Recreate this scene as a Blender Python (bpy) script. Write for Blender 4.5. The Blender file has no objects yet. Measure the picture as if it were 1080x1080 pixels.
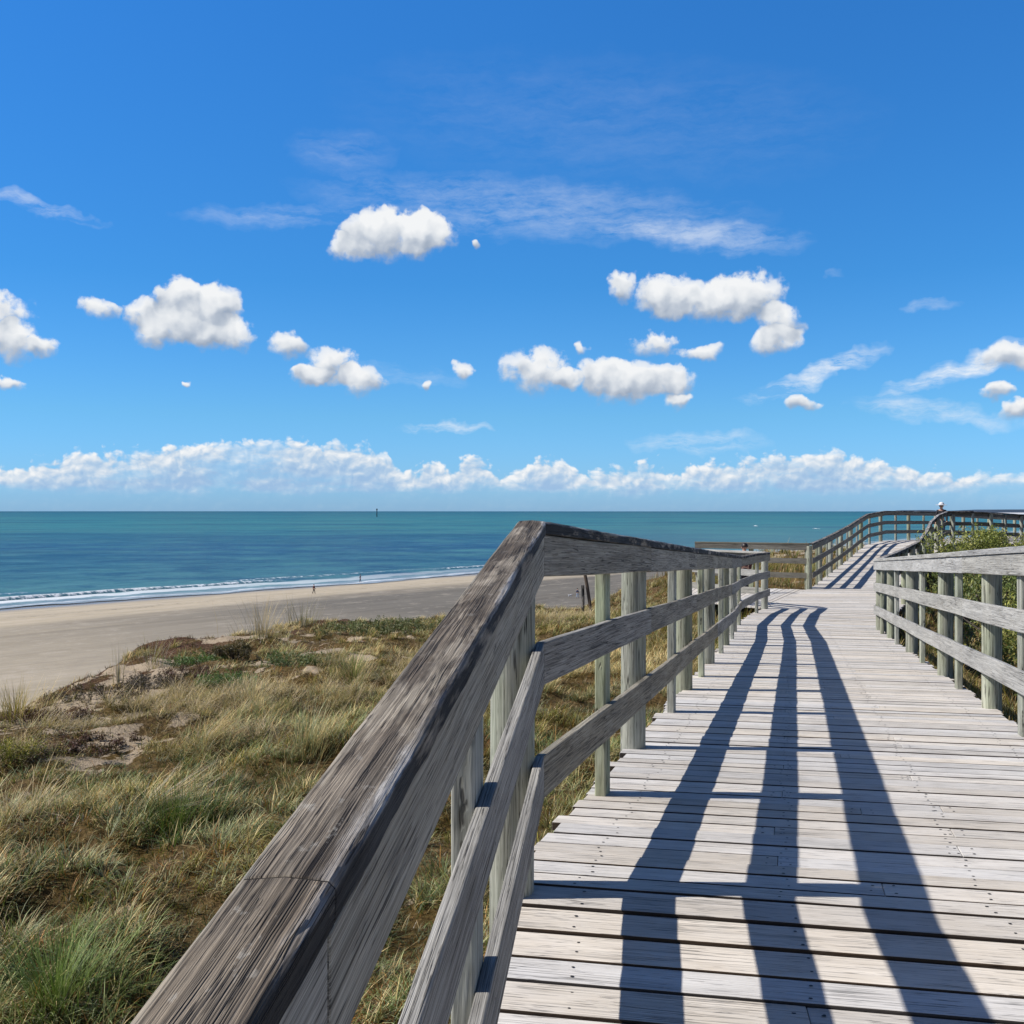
import bpy, math, random
import numpy as np
from mathutils import Vector, Matrix
random.seed(7); rng = np.random.default_rng(11)
S = bpy.context.scene
C = S.collection
EYE = 15.0          # height of the viewpoint above the sea
F_PX = 1080.0
def col3(*c): return (c[0], c[1], c[2], 1.0)

# ------------------------------------------------------------------ noise
def _hash(ix, iy, seed):
    h = (ix.astype(np.int64)*374761393 + iy.astype(np.int64)*668265263 + seed*974634777) & 0xffffffff
    h = ((h ^ (h >> 13))*1274126177) & 0xffffffff
    return ((h ^ (h >> 16)) & 0xffff)/65535.0
def vnoise(x, y, seed=0):
    x = np.asarray(x, float); y = np.asarray(y, float)
    ix = np.floor(x); iy = np.floor(y); fx = x-ix; fy = y-iy
    fx = fx*fx*(3-2*fx); fy = fy*fy*(3-2*fy)
    a = _hash(ix, iy, seed); b = _hash(ix+1, iy, seed); c = _hash(ix, iy+1, seed); d = _hash(ix+1, iy+1, seed)
    return (a*(1-fx)+b*fx)*(1-fy)+(c*(1-fx)+d*fx)*fy
def fbm(x, y, seed=0, o=4):
    s = 0; a = .5; t = 0
    for i in range(o):
        s = s+a*vnoise(x*2**i+i*17.3, y*2**i-i*9.1, seed+i); t += a; a *= .5
    return s/t
def sstep(a, b, x):
    t = np.clip((np.asarray(x, float)-a)/(b-a), 0, 1); return t*t*(3-2*t)

# ------------------------------------------------------------------ object helpers
def tag(o, label=None, cat=None, group=None, kind=None):
    if label: o['label'] = label
    if cat: o['category'] = cat
    if group: o['group'] = group
    if kind: o['kind'] = kind
    return o
def empty(name, loc=(0, 0, 0)):
    o = bpy.data.objects.new(name, None); o.location = loc; o.empty_display_size = .1; C.objects.link(o); return o

class MB:
    """collects geometry for ONE mesh; uv in metres along the grain, second uv carries a random pair per board"""
    def __init__(s): s.v = []; s.f = []; s.uv = []; s.rn = []; s.mi = []; s.lt = []
    def sweep(s, pts, prof, caps=True, closed=True, rnd=None, disp=None, sub=0, vertical_frame=True, uo=None):
        pts = [Vector(p) for p in pts]
        if sub:
            q = []
            for a, b in zip(pts[:-1], pts[1:]):
                n = max(1, int((b-a).length/sub))
                q += [a.lerp(b, i/n) for i in range(n)]
            pts = q+[pts[-1]]
        rnd = rnd or (random.random(), random.random())
        uo = uo if uo is not None else random.uniform(0, 60); vo = random.uniform(0, 9)
        n = len(prof); base = len(s.v); L = 0; us = []
        per = [0]
        for i in range(n):
            a = prof[i]; b = prof[(i+1) % n]; per.append(per[-1]+math.hypot(a[0]-b[0], a[1]-b[1]))
        for k, p in enumerate(pts):
            if k: L += (p-pts[k-1]).length
            us.append(L+uo)
            t0 = (p-pts[k-1]).normalized() if k else (pts[1]-p).normalized()
            t1 = (pts[k+1]-p).normalized() if k < len(pts)-1 else t0
            t = (t0+t1).normalized()
            if abs(t.z) > .9: side = Vector((1, 0, 0)); up = Vector((0, 1, 0)); mit = 1
            else:
                h = Vector((t.x, t.y, 0)).normalized(); side = Vector((h.y, -h.x, 0)); up = Vector((0, 0, 1))
                h0 = Vector((t0.x, t0.y, 0)).normalized(); mit = 1/max(.5, h.dot(h0))
            for j, (a, b) in enumerate(prof):
                d = disp(us[-1]-uo, j, k) if disp else (0, 0)
                s.v.append(p+side*((a+d[0])*mit)+up*(b+d[1]))
        for k in range(len(pts)-1):
            for j in range(n):
                j2 = (j+1) % n
                s.f.append((base+k*n+j, base+k*n+j2, base+(k+1)*n+j2, base+(k+1)*n+j))
                s.uv += [(us[k], vo+per[j]), (us[k], vo+per[j+1]), (us[k+1], vo+per[j+1]), (us[k+1], vo+per[j])]
                s.rn += [rnd]*4; s.mi.append(0); s.lt += [prof[j], prof[j2], prof[j2], prof[j]]
        if caps:
            for k, rev in ((0, True), (len(pts)-1, False)):
                idx = [base+k*n+j for j in range(n)]
                if rev: idx = idx[::-1]
                s.f.append(tuple(idx)); pr = [prof[i-base-k*n] for i in idx]
                s.uv += [(us[k]+a*.2, vo+b) for a, b in pr]; s.rn += [rnd]*n; s.mi.append(0); s.lt += [(-.04, .03)]*n
        return s
    def hexa(s, c, rnd=None, mi=0, uvo=None, side_mi=0):
        """8 corners: bottom 0..3 (ccw), top 4..7; grain runs 0->1"""
        rnd = rnd or (random.random(), random.random()); b = len(s.v); s.v += [Vector(p) for p in c]
        uo, vo = uvo or (random.uniform(0, 60), random.uniform(0, 9))
        P = s.v[b:b+8]; o = P[4]; ax = (P[5]-P[4]).normalized()
        for f in ((4, 5, 6, 7), (3, 2, 1, 0), (0, 1, 5, 4), (1, 2, 6, 5), (2, 3, 7, 6), (3, 0, 4, 7)):
            s.f.append(tuple(b+i for i in f))
            for i in f:
                d = P[i]-o; u = d.dot(ax); s.uv.append((uo+u, vo+(d-ax*u).length))
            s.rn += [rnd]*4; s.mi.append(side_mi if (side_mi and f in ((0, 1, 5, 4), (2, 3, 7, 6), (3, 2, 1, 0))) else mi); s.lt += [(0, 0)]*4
        return s
    def quad(s, c, mi=0):
        b = len(s.v); s.v += [Vector(p) for p in c]; s.f.append(tuple(range(b, b+len(c))))
        s.uv += [(0, 0)]*len(c); s.rn += [(0, 0)]*len(c); s.mi.append(mi); s.lt += [(0, 0)]*len(c)
    def build(s, name, mats, parent=None, bevel=0, smooth=False, seg=2):
        me = bpy.data.meshes.new(name); me.from_pydata([tuple(v) for v in s.v], [], s.f)
        u = me.uv_layers.new(name='UVMap'); u.data.foreach_set('uv', np.array(s.uv, float).ravel())
        r = me.uv_layers.new(name='rnd'); r.data.foreach_set('uv', np.array(s.rn, float).ravel())
        q_ = me.uv_layers.new(name='lat'); q_.data.foreach_set('uv', np.array(s.lt, float).ravel())
        for m in (mats if isinstance(mats, (list, tuple)) else [mats]): me.materials.append(m)
        me.polygons.foreach_set('material_index', s.mi)
        me.uv_layers.active = me.uv_layers['UVMap']; me.update()
        if smooth: me.polygons.foreach_set('use_smooth', [True]*len(me.polygons))
        o = bpy.data.objects.new(name, me); C.objects.link(o)
        if parent: o.parent = parent; o.matrix_parent_inverse = Matrix.Translation(-parent.location)
        if bevel:
            m = o.modifiers.new('bevel', 'BEVEL'); m.width = bevel; m.segments = seg; m.limit_method = 'ANGLE'; m.angle_limit = math.radians(40)
        return o

# ------------------------------------------------------------------ materials
class NT:
    def __init__(s, tree): s.t = tree; s.n = tree.nodes; s.l = tree.links
    def new(s, typ, **kw):
        n = s.n.new(typ)
        for k, v in kw.items(): setattr(n, k, v)
        return n
    def link(s, a, b): s.l.new(a, b)
    def put(s, sock, v):
        if hasattr(v, 'is_linked') or isinstance(v, bpy.types.NodeSocket): s.l.new(v, sock)
        elif v is not None: sock.default_value = v
    def math(s, op, a, b=None, c=None, clamp=False):
        n = s.n.new('ShaderNodeMath'); n.operation = op; n.use_clamp = clamp
        s.put(n.inputs[0], a); s.put(n.inputs[1], b); s.put(n.inputs[2], c); return n.outputs[0]
    def vmath(s, op, a, b=None, scale=None):
        n = s.n.new('ShaderNodeVectorMath'); n.operation = op; s.put(n.inputs[0], a); s.put(n.inputs[1], b)
        if scale is not None: s.put(n.inputs['Scale'], scale)
        return n.outputs['Value'] if op in ('LENGTH', 'DOT_PRODUCT') else n.outputs['Vector']
    def mix(s, f, a, b, mode='MIX'):
        n = s.n.new('ShaderNodeMix'); n.data_type = 'RGBA'; n.blend_type = mode
        s.put(n.inputs[0], f); s.put(n.inputs[6], a); s.put(n.inputs[7], b); return n.outputs[2]
    def ramp(s, f, stops, interp='LINEAR'):
        n = s.n.new('ShaderNodeValToRGB'); n.color_ramp.interpolation = interp; e = n.color_ramp.elements
        while len(e) < len(stops): e.new(.5)
        for i, (p, c) in enumerate(stops):
            e[i].position = p; e[i].color = c if isinstance(c, tuple) else (c, c, c, 1)
        s.put(n.inputs[0], f); return n.outputs[0]
    def noise(s, vec, scale=1, detail=4, rough=.5, dist=0, dim='3D', lac=2.0):
        n = s.n.new('ShaderNodeTexNoise'); n.noise_dimensions = dim; s.put(n.inputs['Vector'], vec)
        n.inputs['Scale'].default_value = scale; n.inputs['Detail'].default_value = detail
        n.inputs['Roughness'].default_value = rough; n.inputs['Distortion'].default_value = dist
        n.inputs['Lacunarity'].default_value = lac
        return n.outputs['Fac']
    def maprange(s, v, a, b, c=0, d=1, smooth=False):
        n = s.n.new('ShaderNodeMapRange'); n.interpolation_type = 'SMOOTHSTEP' if smooth else 'LINEAR'
        s.put(n.inputs[0], v)
        for i, x in enumerate((a, b, c, d)): s.put(n.inputs[1+i], x)
        return n.outputs[0]
    def mapping(s, vec, scale=(1, 1, 1), loc=(0, 0, 0), rot=(0, 0, 0), typ='POINT'):
        n = s.n.new('ShaderNodeMapping'); n.vector_type = typ; s.put(n.inputs[0], vec)
        n.inputs['Location'].default_value = loc; n.inputs['Rotation'].default_value = rot; n.inputs['Scale'].default_value = scale
        return n.outputs[0]
    def bump(s, h, strength, dist, normal=None):
        n = s.n.new('ShaderNodeBump'); n.inputs['Strength'].default_value = strength; n.inputs['Distance'].default_value = dist
        s.put(n.inputs['Height'], h)
        if normal: s.put(n.inputs['Normal'], normal)
        return n.outputs[0]
def material(name):
    m = bpy.data.materials.new(name); m.use_nodes = True; t = NT(m.node_tree)
    b = m.node_tree.nodes['Principled BSDF']; return m, t, b

def wood(name, dark, light, tint=None, tint_amt=0., contrast=1., crack=.5, blotch=.3, bumpd=.0012, endv=.25, lichen=0., grain=1., wobble=.012, wts=(.38, .42, .2), capedge=False):
    m, t, b = material(name)
    uv = t.new('ShaderNodeUVMap', uv_map='UVMap').outputs[0]
    rn = t.new('ShaderNodeUVMap', uv_map='rnd').outputs[0]
    sp = t.new('ShaderNodeSeparateXYZ'); t.link(rn, sp.inputs[0]); r1, r2 = sp.outputs[0], sp.outputs[1]
    # a slow wander of the grain direction
    wob = t.noise(t.mapping(uv, (1.1, 4, 1)), 1, 2, .5, dim='2D')
    wv = t.new('ShaderNodeCombineXYZ'); t.link(t.math('MULTIPLY', t.math('SUBTRACT', wob, .5), wobble), wv.inputs[1])
    uv = t.vmath('ADD', uv, wv.outputs[0])
    fine = t.noise(t.mapping(uv, (5, 520*grain, 1)), 1, 3, .7, dim='2D')
    mid = t.noise(t.mapping(uv, (1.9, 190*grain, 1)), 1, 4, .7, dim='2D')
    broad = t.noise(t.mapping(uv, (1.1, 17, 1)), 1, 3, .55, dim='2D')
    blo = t.noise(t.mapping(uv, (5, 11, 1)), 1, 5, .62, dim='2D')
    ckn = t.noise(t.mapping(uv, (.7, 60*grain, 1)), 1, 2, .5, dist=.3, dim='2D')
    ckm = t.noise(t.mapping(uv, (1.3, 5, 1)), 1, 2, .5, dim='2D')
    ck = t.maprange(t.math('ABSOLUTE', t.math('SUBTRACT', ckn, .5)), .002, .020, 1, 0)
    ck = t.math('MULTIPLY', ck, t.maprange(ckm, .47, .62, 0, 1)); ck = t.math('MULTIPLY', ck, crack)
    # short fine checks
    c2 = t.noise(t.mapping(uv, (6, 190*grain, 1)), 1, 3, .6, dim='2D'); ck = t.math('MAXIMUM', ck, t.math('MULTIPLY', t.maprange(c2, .36, .30, 0, 1), crack*.8))
    g = t.math('ADD', t.math('MULTIPLY', fine, wts[0]), t.math('ADD', t.math('MULTIPLY', mid, wts[1]), t.math('MULTIPLY', broad, wts[2])))
    g = t.maprange(g, .5-.17/contrast, .5+.17/contrast, 0, 1)
    c = t.mix(g, col3(*dark), col3(*light))
    # warm / cool wander
    c = t.mix(t.maprange(blo, .35, .7, 0, blotch), c, t.mix(.5, c, col3(.75, .68, .58), 'MULTIPLY'))
    if tint: c = t.mix(t.math('MULTIPLY', t.maprange(t.noise(t.mapping(uv, (2.5, 14, 1)), 1, 4, .6, dim='2D'), .35, .65, .25, 1), tint_amt), c, t.mix(.85, c, col3(*tint), 'MULTIPLY'))
    if lichen:
        lv = t.noise(t.mapping(uv, (22, 40, 1)), 1, 5, .7, dim='2D')
        c = t.mix(t.math('MULTIPLY', t.maprange(lv, .6, .68, 0, 1), lichen), c, col3(.62, .60, .55))
    if capedge:      # the walked-over inner edge is bleached, the side below it painted nearly black as shade
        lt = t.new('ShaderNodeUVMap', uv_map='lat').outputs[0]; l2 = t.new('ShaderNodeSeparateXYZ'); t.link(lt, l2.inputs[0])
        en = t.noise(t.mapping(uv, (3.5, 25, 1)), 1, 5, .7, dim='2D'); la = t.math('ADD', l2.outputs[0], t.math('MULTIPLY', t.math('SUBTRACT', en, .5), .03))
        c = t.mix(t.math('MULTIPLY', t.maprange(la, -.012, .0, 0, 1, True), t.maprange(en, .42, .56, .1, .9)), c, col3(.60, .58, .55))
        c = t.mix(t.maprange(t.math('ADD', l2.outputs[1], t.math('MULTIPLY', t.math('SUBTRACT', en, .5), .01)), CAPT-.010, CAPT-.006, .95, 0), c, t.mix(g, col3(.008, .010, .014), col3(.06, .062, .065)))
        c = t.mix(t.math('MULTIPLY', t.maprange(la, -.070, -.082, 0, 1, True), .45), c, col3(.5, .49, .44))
    if capedge:
        pat = t.noise(t.mapping(uv, (1.7, 7, 1), (3, 0, 0)), 1, 3, .6, dim='2D'); c = t.mix(t.maprange(pat, .42, .56, 0, .8), c, t.mix(.8, c, col3(.30, .27, .25), 'MULTIPLY'))
        pat2 = t.noise(t.mapping(uv, (2.6, 13, 1), (9, 4, 0)), 1, 4, .65, dim='2D'); c = t.mix(t.maprange(pat2, .52, .64, 0, .75), c, t.mix(g, col3(.22, .19, .155), col3(.60, .55, .47)))
    v = t.maprange(r1, 0, 1, 1-endv, 1+endv*.35)
    hs = t.new('ShaderNodeHueSaturation'); t.link(v, hs.inputs['Value']); t.link(c, hs.inputs['Color'])
    t.link(t.maprange(r2, 0, 1, .6, 1.5), hs.inputs['Saturation'])
    c = t.mix(ck, hs.outputs[0], col3(.025, .022, .02))
    t.link(c, b.inputs['Base Color'])
    b.inputs['Roughness'].default_value = .82; b.inputs['Specular IOR Level'].default_value = .25
    h = t.math('SUBTRACT', t.math('ADD', t.math('MULTIPLY', mid, .6), t.math('MULTIPLY', fine, .4)), t.math('MULTIPLY', ck, 1.6))
    t.link(t.bump(h, .9, bumpd*2), b.inputs['Normal'])
    return m
M = {}
CAPT = .040
M['deck'] = wood('weathered_deck_wood', (.50, .465, .42), (.92, .865, .79), contrast=.95, crack=.7, blotch=.4, endv=.17, bumpd=.0008, wts=(.40, .42, .18))
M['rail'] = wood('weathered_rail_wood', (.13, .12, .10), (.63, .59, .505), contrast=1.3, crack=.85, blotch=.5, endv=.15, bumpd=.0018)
M['capw'] = wood('dark_cap_wood', (.014, .011, .009), (.43, .38, .32), contrast=1.5, crack=1., blotch=.5, endv=.08, bumpd=.0028, lichen=.3, capedge=True, wts=(.42, .33, .25))
M['post'] = wood('post_wood', (.19, .19, .15), (.66, .66, .56), tint=(.80, 1., .76), tint_amt=.42, contrast=1.25, crack=.9, blotch=.6, endv=.25, bumpd=.0016, grain=.6)
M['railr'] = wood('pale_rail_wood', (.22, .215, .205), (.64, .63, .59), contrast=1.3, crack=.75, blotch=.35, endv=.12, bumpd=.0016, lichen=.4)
M['railshade'] = wood('shaded_rail_wood', (.07, .065, .055), (.36, .345, .295), contrast=1.2, crack=.8, blotch=.5, endv=.2, bumpd=.0018)  # darker copy of the rail wood, shade of the far rails painted in
M['edgeshade'] = wood('edge_shade_wood', (.05, .038, .03), (.13, .10, .078))  # plank sides coloured dark so the gaps between boards look shaded
M['joist'] = wood('joist_wood', (.09, .07, .055), (.2, .16, .13))
m, t, b = material('nail_steel'); b.inputs['Base Color'].default_value = col3(.02, .017, .015); b.inputs['Roughness'].default_value = .6; M['nail'] = m

# ------------------------------------------------------------------ path geometry (X, Y, depth below the eye)
def P(x, y, e): return Vector((x, y, EYE-e))
XN = lambda y: .098+.1176*(y-3.1)
EN = lambda y: 1.13+.134*(3.1-y)
L = [P(XN(-2.2), -2.2, EN(-2.2)), P(.098, 3.1, 1.13), P(2.86, 13.1, 1.66), P(3.66, 16.3, 1.82), P(4.42, 18.5, 1.87), P(5.03, 19.95, 1.90)]
W = 1.98
h1 = Vector((.1168, .9932)); h2 = Vector((.2663, .9639))
r1 = Vector((h1.y, -h1.x)); r2 = Vector((h2.y, -h2.x))
bis = (r1+r2).normalized()*(W/((r1+r2).normalized().dot(r2)))
Rc = P(.098+bis.x, 3.1+bis.y, 1.13)
R = [P(L[0].x+r1.x*W, L[0].y+r1.y*W, EN(-2.2)), Rc, P(5.62, 15.92, 1.845)]
RL = [P(7.2, 24.5, 1.87), P(8.25, 27, 1.82), P(9.57, 30, 1.70), P(10.74, 32.5, 1.55), P(11.7, 34.5, 1.38), P(12.6, 36.2, 1.2), P(13.7, 37.5, 1.09), P(14.9, 38.7, 1.10), P(17.1, 40.8, 1.13), P(21, 44.2, 1.3), P(27, 49, 1.5)]
RR = [P(5.68, 16.02, 1.85), P(7.6, 20.2, 1.88), P(10.07, 25.5, 1.86), P(11.9, 29.5, 1.68), P(13.25, 32.5, 1.43), P(14.2, 34.2, 1.22), P(15.0, 35.4, 1.11), P(16.4, 36.3, 1.12), P(17.9, 37.5, 1.17), P(19.6, 38.9, 1.25), P(24.5, 42.9, 1.4), P(29.5, 46.9, 1.6)]

# ------------------------------------------------------------------ deck planks
def lerp_pairs(pairs, step_fn):
    out = []
    for (a0, b0), (a1, b1) in zip(pairs[:-1], pairs[1:]):
        ln = ((a1-a0).length+(b1-b0).length)/2; s = 0
        while s < ln-.02:
            w = step_fn(); e = min(s+w, ln)
            if ln-e < .06: e = ln
            out.append((a0.lerp(a1, s/ln), b0.lerp(b1, s/ln), a0.lerp(a1, e/ln), b0.lerp(b1, e/ln), (a1-a0).normalized())); s = e
    return out
def planks(name, pairs, extl, extr, gap=.0105, thick=.032, step=False, joints=True, label=None):
    mb = MB(); nails = []
    rows = lerp_pairs(pairs, lambda: random.choice((.118, .125, .128, .112, .13, .138)))
    lastj = 0
    for (a0, b0, a1, b1, hd) in rows:
        d = (b0-a0).normalized()
        el = extl+random.uniform(-.03, .02); er = extr+random.uniform(-.02, .03)
        lvl = random.uniform(-.0025, .0025); g = gap*random.uniform(.55, 1.35)
        q0 = a0-d*el; q1 = b0+d*er; q3 = a1-d*el; q2 = b1+d*er
        n0 = (q3-q0).normalized()*g/2
        q0 = q0+n0; q1 = q1+n0; q2 = q2-n0; q3 = q3-n0
        stp = .0
        if step:      # boards lie flatter than the ramp climbs: their front edge shows
            rise = (q3.z-q0.z); k = random.uniform(.0, .45)
            q0 = q0+Vector((0, 0, rise*k)); q1 = q1+Vector((0, 0, rise*k))
            zz = Vector((0, 0, -rise*k*.5)); q0 += zz; q1 += zz; q2 += zz; q3 += zz
        up = Vector((0, 0, lvl)); q0 += up; q1 += up; q2 += up; q3 += up
        W_ = (q1-q0).length
        cuts = [0, 1]
        if joints and random.random() < .5:
            j = random.choice([x for x in (.36, .5, .64) if x != lastj]); lastj = j
            j += random.uniform(-.006, .006); cuts = [0, j, 1]
        for c0, c1 in zip(cuts[:-1], cuts[1:]):
            e0 = .0009/W_ if c0 > 0 else 0; e1 = .0009/W_ if c1 < 1 else 0
            A = q0.lerp(q1, c0+e0); B = q0.lerp(q1, c1-e1); Cc = q3.lerp(q2, c1-e1); D = q3.lerp(q2, c0+e0)
            dz = Vector((0, 0, -thick)); tw = random.uniform(-.0015, .0015)
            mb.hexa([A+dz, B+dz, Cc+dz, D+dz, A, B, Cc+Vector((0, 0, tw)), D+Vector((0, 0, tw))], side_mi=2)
            ws = [x for x in (.10, .37, .63, .90) if c0 < x < c1]
            for x in ws+([c0+.016] if c0 > 0 else [])+([c1-.016] if c1 < 1 else []):
                for v in (.24, .76):
                    x_ = x+random.uniform(-.004, .004); v_ = v+random.uniform(-.07, .07)
                    c = q0.lerp(q1, x_).lerp(q3.lerp(q2, x_), v_)
                    if c.y < 16: nails.append((c+Vector((0, 0, .0012)), random.uniform(.0032, .0048), hd))
    for c, r, hd in nails:
        mb.quad([c+Vector((math.cos(a)*r*1.3, math.sin(a)*r, 0.12*0)) for a in [i*math.pi/3 for i in range(6)]], mi=1)
    o = mb.build(name, [M['deck'], M['nail'], M['edgeshade']], bevel=.0025)
    tag(o, kind='structure'); return o
# right-edge points matched with the left ones
def right_of(i, prev, nxt):
    h = (Vector((nxt.x-prev.x, nxt.y-prev.y))).normalized(); return Vector((h.y, -h.x))
def on_R(f): a, b_ = R[1], R[2]; return a.lerp(b_, f)
pairs_near = [(L[0], R[0]), (L[1], R[1])]
pairs_mid = [(L[1], R[1]), (L[2], on_R(.765)), (L[3], R[2]), (L[4], RR[0].lerp(RR[1], .42)), (L[5], RR[0].lerp(RR[1], .8)),
             (P(6.1, 22.2, 1.89), RR[1].lerp(RR[2], .35)), (P(7.15, 24.4, 1.87), RR[1].lerp(RR[2], .72))]
pairs_ramp = [(RL[0], RR[1].lerp(RR[2], .74)), (RL[1], RR[2].lerp(RR[3], .15)), (RL[2], RR[3].lerp(RR[4], .05)), (RL[3], RR[4].lerp(RR[5], .02)),
              (RL[4], RR[5].lerp(RR[6], .2)), (RL[5], RR[6].lerp(RR[7], .05)), (RL[6], RR[6].lerp(RR[7], .6)), (RL[7], RR[7].lerp(RR[8], .2)), (RL[8], RR[8].lerp(RR[9], .7)), (RL[9], RR[10]), (RL[10], RR[11])]
planks('boardwalk_deck', pairs_near, .12, .12, gap=.0075, step=True)
planks('boardwalk_deck', pairs_mid, .13, .10)
planks('boardwalk_deck', pairs_ramp, .10, .10)
side_a = P(3.55, 22.2, 1.90); side_b = P(4.6, 25.75, 1.88)
planks('boardwalk_deck', [(P(5.0, 20.1, 1.905), P(7.1, 24.5, 1.885)), (side_a, side_b)][::-1], .0, .0, joints=False)
# joists and bearers below the deck
mb = MB()
for pr in (pairs_near, pairs_mid, pairs_ramp):
    for k in (.03, .35, .65, .97):
        mb.sweep([a.lerp(b_, k)-Vector((0, 0, .036)) for a, b_ in pr], [(-.03, -.15), (.03, -.15), (.03, 0), (-.03, 0)][::-1])
tag(mb.build('deck_bearers', M['joist']), kind='structure')

# ------------------------------------------------------------------ ground shape
CT = np.array([(-2.2, 4.4, 2.2), (-6, 5, 2.75), (-9, 8, 2.95), (-7, 14, 2.72), (-4, 10, 2.55), (-1, 8, 2.1), (.1, 9.5, 2.02), (-2, 15, 2.4), (-6.2, 26, 2.9), (-2.3, 28, 3.05),
 (0, 20, 2.6), (2.1, 28, 2.85), (2.6, 22, 2.45), (1, 5, 1.8), (0, 1, 2.1), (3, 14, 2.15), (4.5, 18, 2.25), (6, 28, 2.05), (8, 33, 1.95), (9, 30, 1.95), (7, 26, 2.15),
 (10, 26, 2.2), (12, 28, 2.0), (12, 20, 2.15), (6, 12, 2.05), (5, 7, 1.95), (4, 3, 2.0), (14, 38, 1.6), (18, 42, 1.75), (14, 31, 1.8), (18, 34, 1.8), (22, 30, 1.9), (15, 22, 2.0),
 (20, 50, 2.4), (35, 71, 2.7), (50, 60, 3), (60, 90, 3.6), (30, 40, 2.3), (30, 10, 2.5), (10, 0, 2.1), (-3, -5, 2.5), (-8, -3, 3.0), (10, -20, 2.3), (120, 60, 4), (100, 150, 5)])
EDGE = np.array([(-9.5, -60), (-9.3, -5), (-8.9, 6), (-7.7, 13), (-6.9, 19), (-6.3, 26), (-4.6, 28.6), (-1.5, 29.4), (2.2, 30), (5.6, 34), (9, 40), (20.5, 54), (42, 80), (90, 143), (200, 284)], float)
def edge_dist(x, y):
    """signed distance to the dune's seaward brow, + on the seaward side"""
    best = np.full(x.shape, 1e9); sg = np.ones(x.shape)
    for (ax, ay), (bx, by) in zip(EDGE[:-1], EDGE[1:]):
        dx, dy = bx-ax, by-ay; l2 = dx*dx+dy*dy
        tt = np.clip(((x-ax)*dx+(y-ay)*dy)/l2, 0, 1); px = ax+tt*dx; py = ay+tt*dy
        d = np.hypot(x-px, y-py); s_ = np.sign(dx*(y-ay)-dy*(x-ax)); m_ = d < best-1e-9
        best = np.where(m_, d, best); sg = np.where(m_, s_, sg)
    return best*sg
def ground_e(x, y):
    x = np.asarray(x, float); y = np.asarray(y, float)
    w = 0; s = 0
    for cx, cy, ce in CT:
        d2 = (x-cx)**2+(y-cy)**2+1.0; k = 1/d2**1.9; w = w+k; s = s+k*ce
    e = s/w
    e = e-(fbm(x*.55, y*.55, 3, 3)-.5)*.34-(fbm(x*2.0, y*2.0, 8, 3)-.5)*.26*sstep(34, 26, y)
    return e
def ground_z(x, y):
    x = np.asarray(x, float); y = np.asarray(y, float)
    z = EYE-ground_e(x, y)
    t_ = edge_dist(x, y)+(fbm(x*.5, y*.5, 21, 3)-.5)*1.6
    drop = np.where(t_ > -1.2, .5*np.sqrt((t_+1.2)**2+1e-9)*1., 0)
    drop = .62*np.maximum(0, t_+.9)*sstep(-.9, 1.8, t_)
    return np.maximum(z-drop, -1.5)
def deck_mask(x, y):
    """1 under the boardwalk (kept free of plants)"""
    x = np.asarray(x, float); y = np.asarray(y, float); m_ = np.zeros(x.shape)
    quads = []
    for pr in (pairs_near, pairs_mid, pairs_ramp, [(P(5.0, 20.1, 0), P(7.1, 24.5, 0)), (side_a, side_b)]):
        for (a0, b0), (a1, b1) in zip(pr[:-1], pr[1:]): quads.append([(p.x, p.y) for p in (a0, b0, b1, a1)])
    for q in quads:
        cx = sum(p[0] for p in q)/4; cy = sum(p[1] for p in q)/4; ins = np.ones(x.shape, bool); sgn = 0
        for (ax, ay), (bx, by) in zip(q, q[1:]+q[:1]):
            ln = math.hypot(bx-ax, by-ay); c_ = ((bx-ax)*(y-ay)-(by-ay)*(x-ax))/ln; cc = ((bx-ax)*(cy-ay)-(by-ay)*(cx-ax))/ln
            ins &= (c_*np.sign(cc) > -.16)
        m_ = np.maximum(m_, ins)
    return m_
SP = [(-5.7, 13.0, 1.1, .8), (-6.1, 14.8, .9, .7), (-4.1, 11.3, .45, .3), (-6.2, 16.8, .9, 1.0), (-1.9, 17.0, 1.0, .9), (-2.7, 20.5, .7, .9), (-1.3, 24, .9, 1.2), (1.5, 25.0, 1.3, 1.0), (-3.1, 18.0, .5, .7), (-5.2, 20.5, .6, .8), (-4.7, 22.5, .6, .7), (2.6, 24.8, .9, .6), (-4.4, 8.1, .25, .2), (-.6, 3.7, .22, .2), (-5.6, 9.0, .3, .2), (12, 39.5, 4, 2.0), (17, 40, 4, 2.5), (-5.0, 11.9, .4, .3)]
def sand_mask(x, y):
    n = fbm(x*3.4, y*2.6, 40, 5); m_ = np.zeros(np.shape(x))
    for sx, sy, rx, ry in SP: m_ = np.maximum(m_, np.exp(-(((x-sx)/rx)**2+((y-sy)/ry)**2)))
    far = sstep(30, 50, y)*.25
    t_ = edge_dist(np.asarray(x, float), np.asarray(y, float)); band = sstep(-5.2, -3.4, t_+(fbm(x*.7, y*.7, 47, 3)-.5)*2)*sstep(.2, -1.0, t_)*sstep(26, 20, y)
    return np.clip(sstep(.50, .66, m_*.62+(n-.5)*1.7+.06+far+.25*band), 0, 1)
def mat_mask(x, y):   # the dark red-brown mat of creeping plants along the brow
    t_ = edge_dist(np.asarray(x, float), np.asarray(y, float)); n = fbm(x*.8, y*.8, 60, 4)
    return np.clip(sstep(-3.2, -1.2, t_+(n-.5)*2.5), 0, 1)*sstep(33, 27, y)*sstep(.40, .56, fbm(x*2.6, y*2.2, 66, 4))
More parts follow.
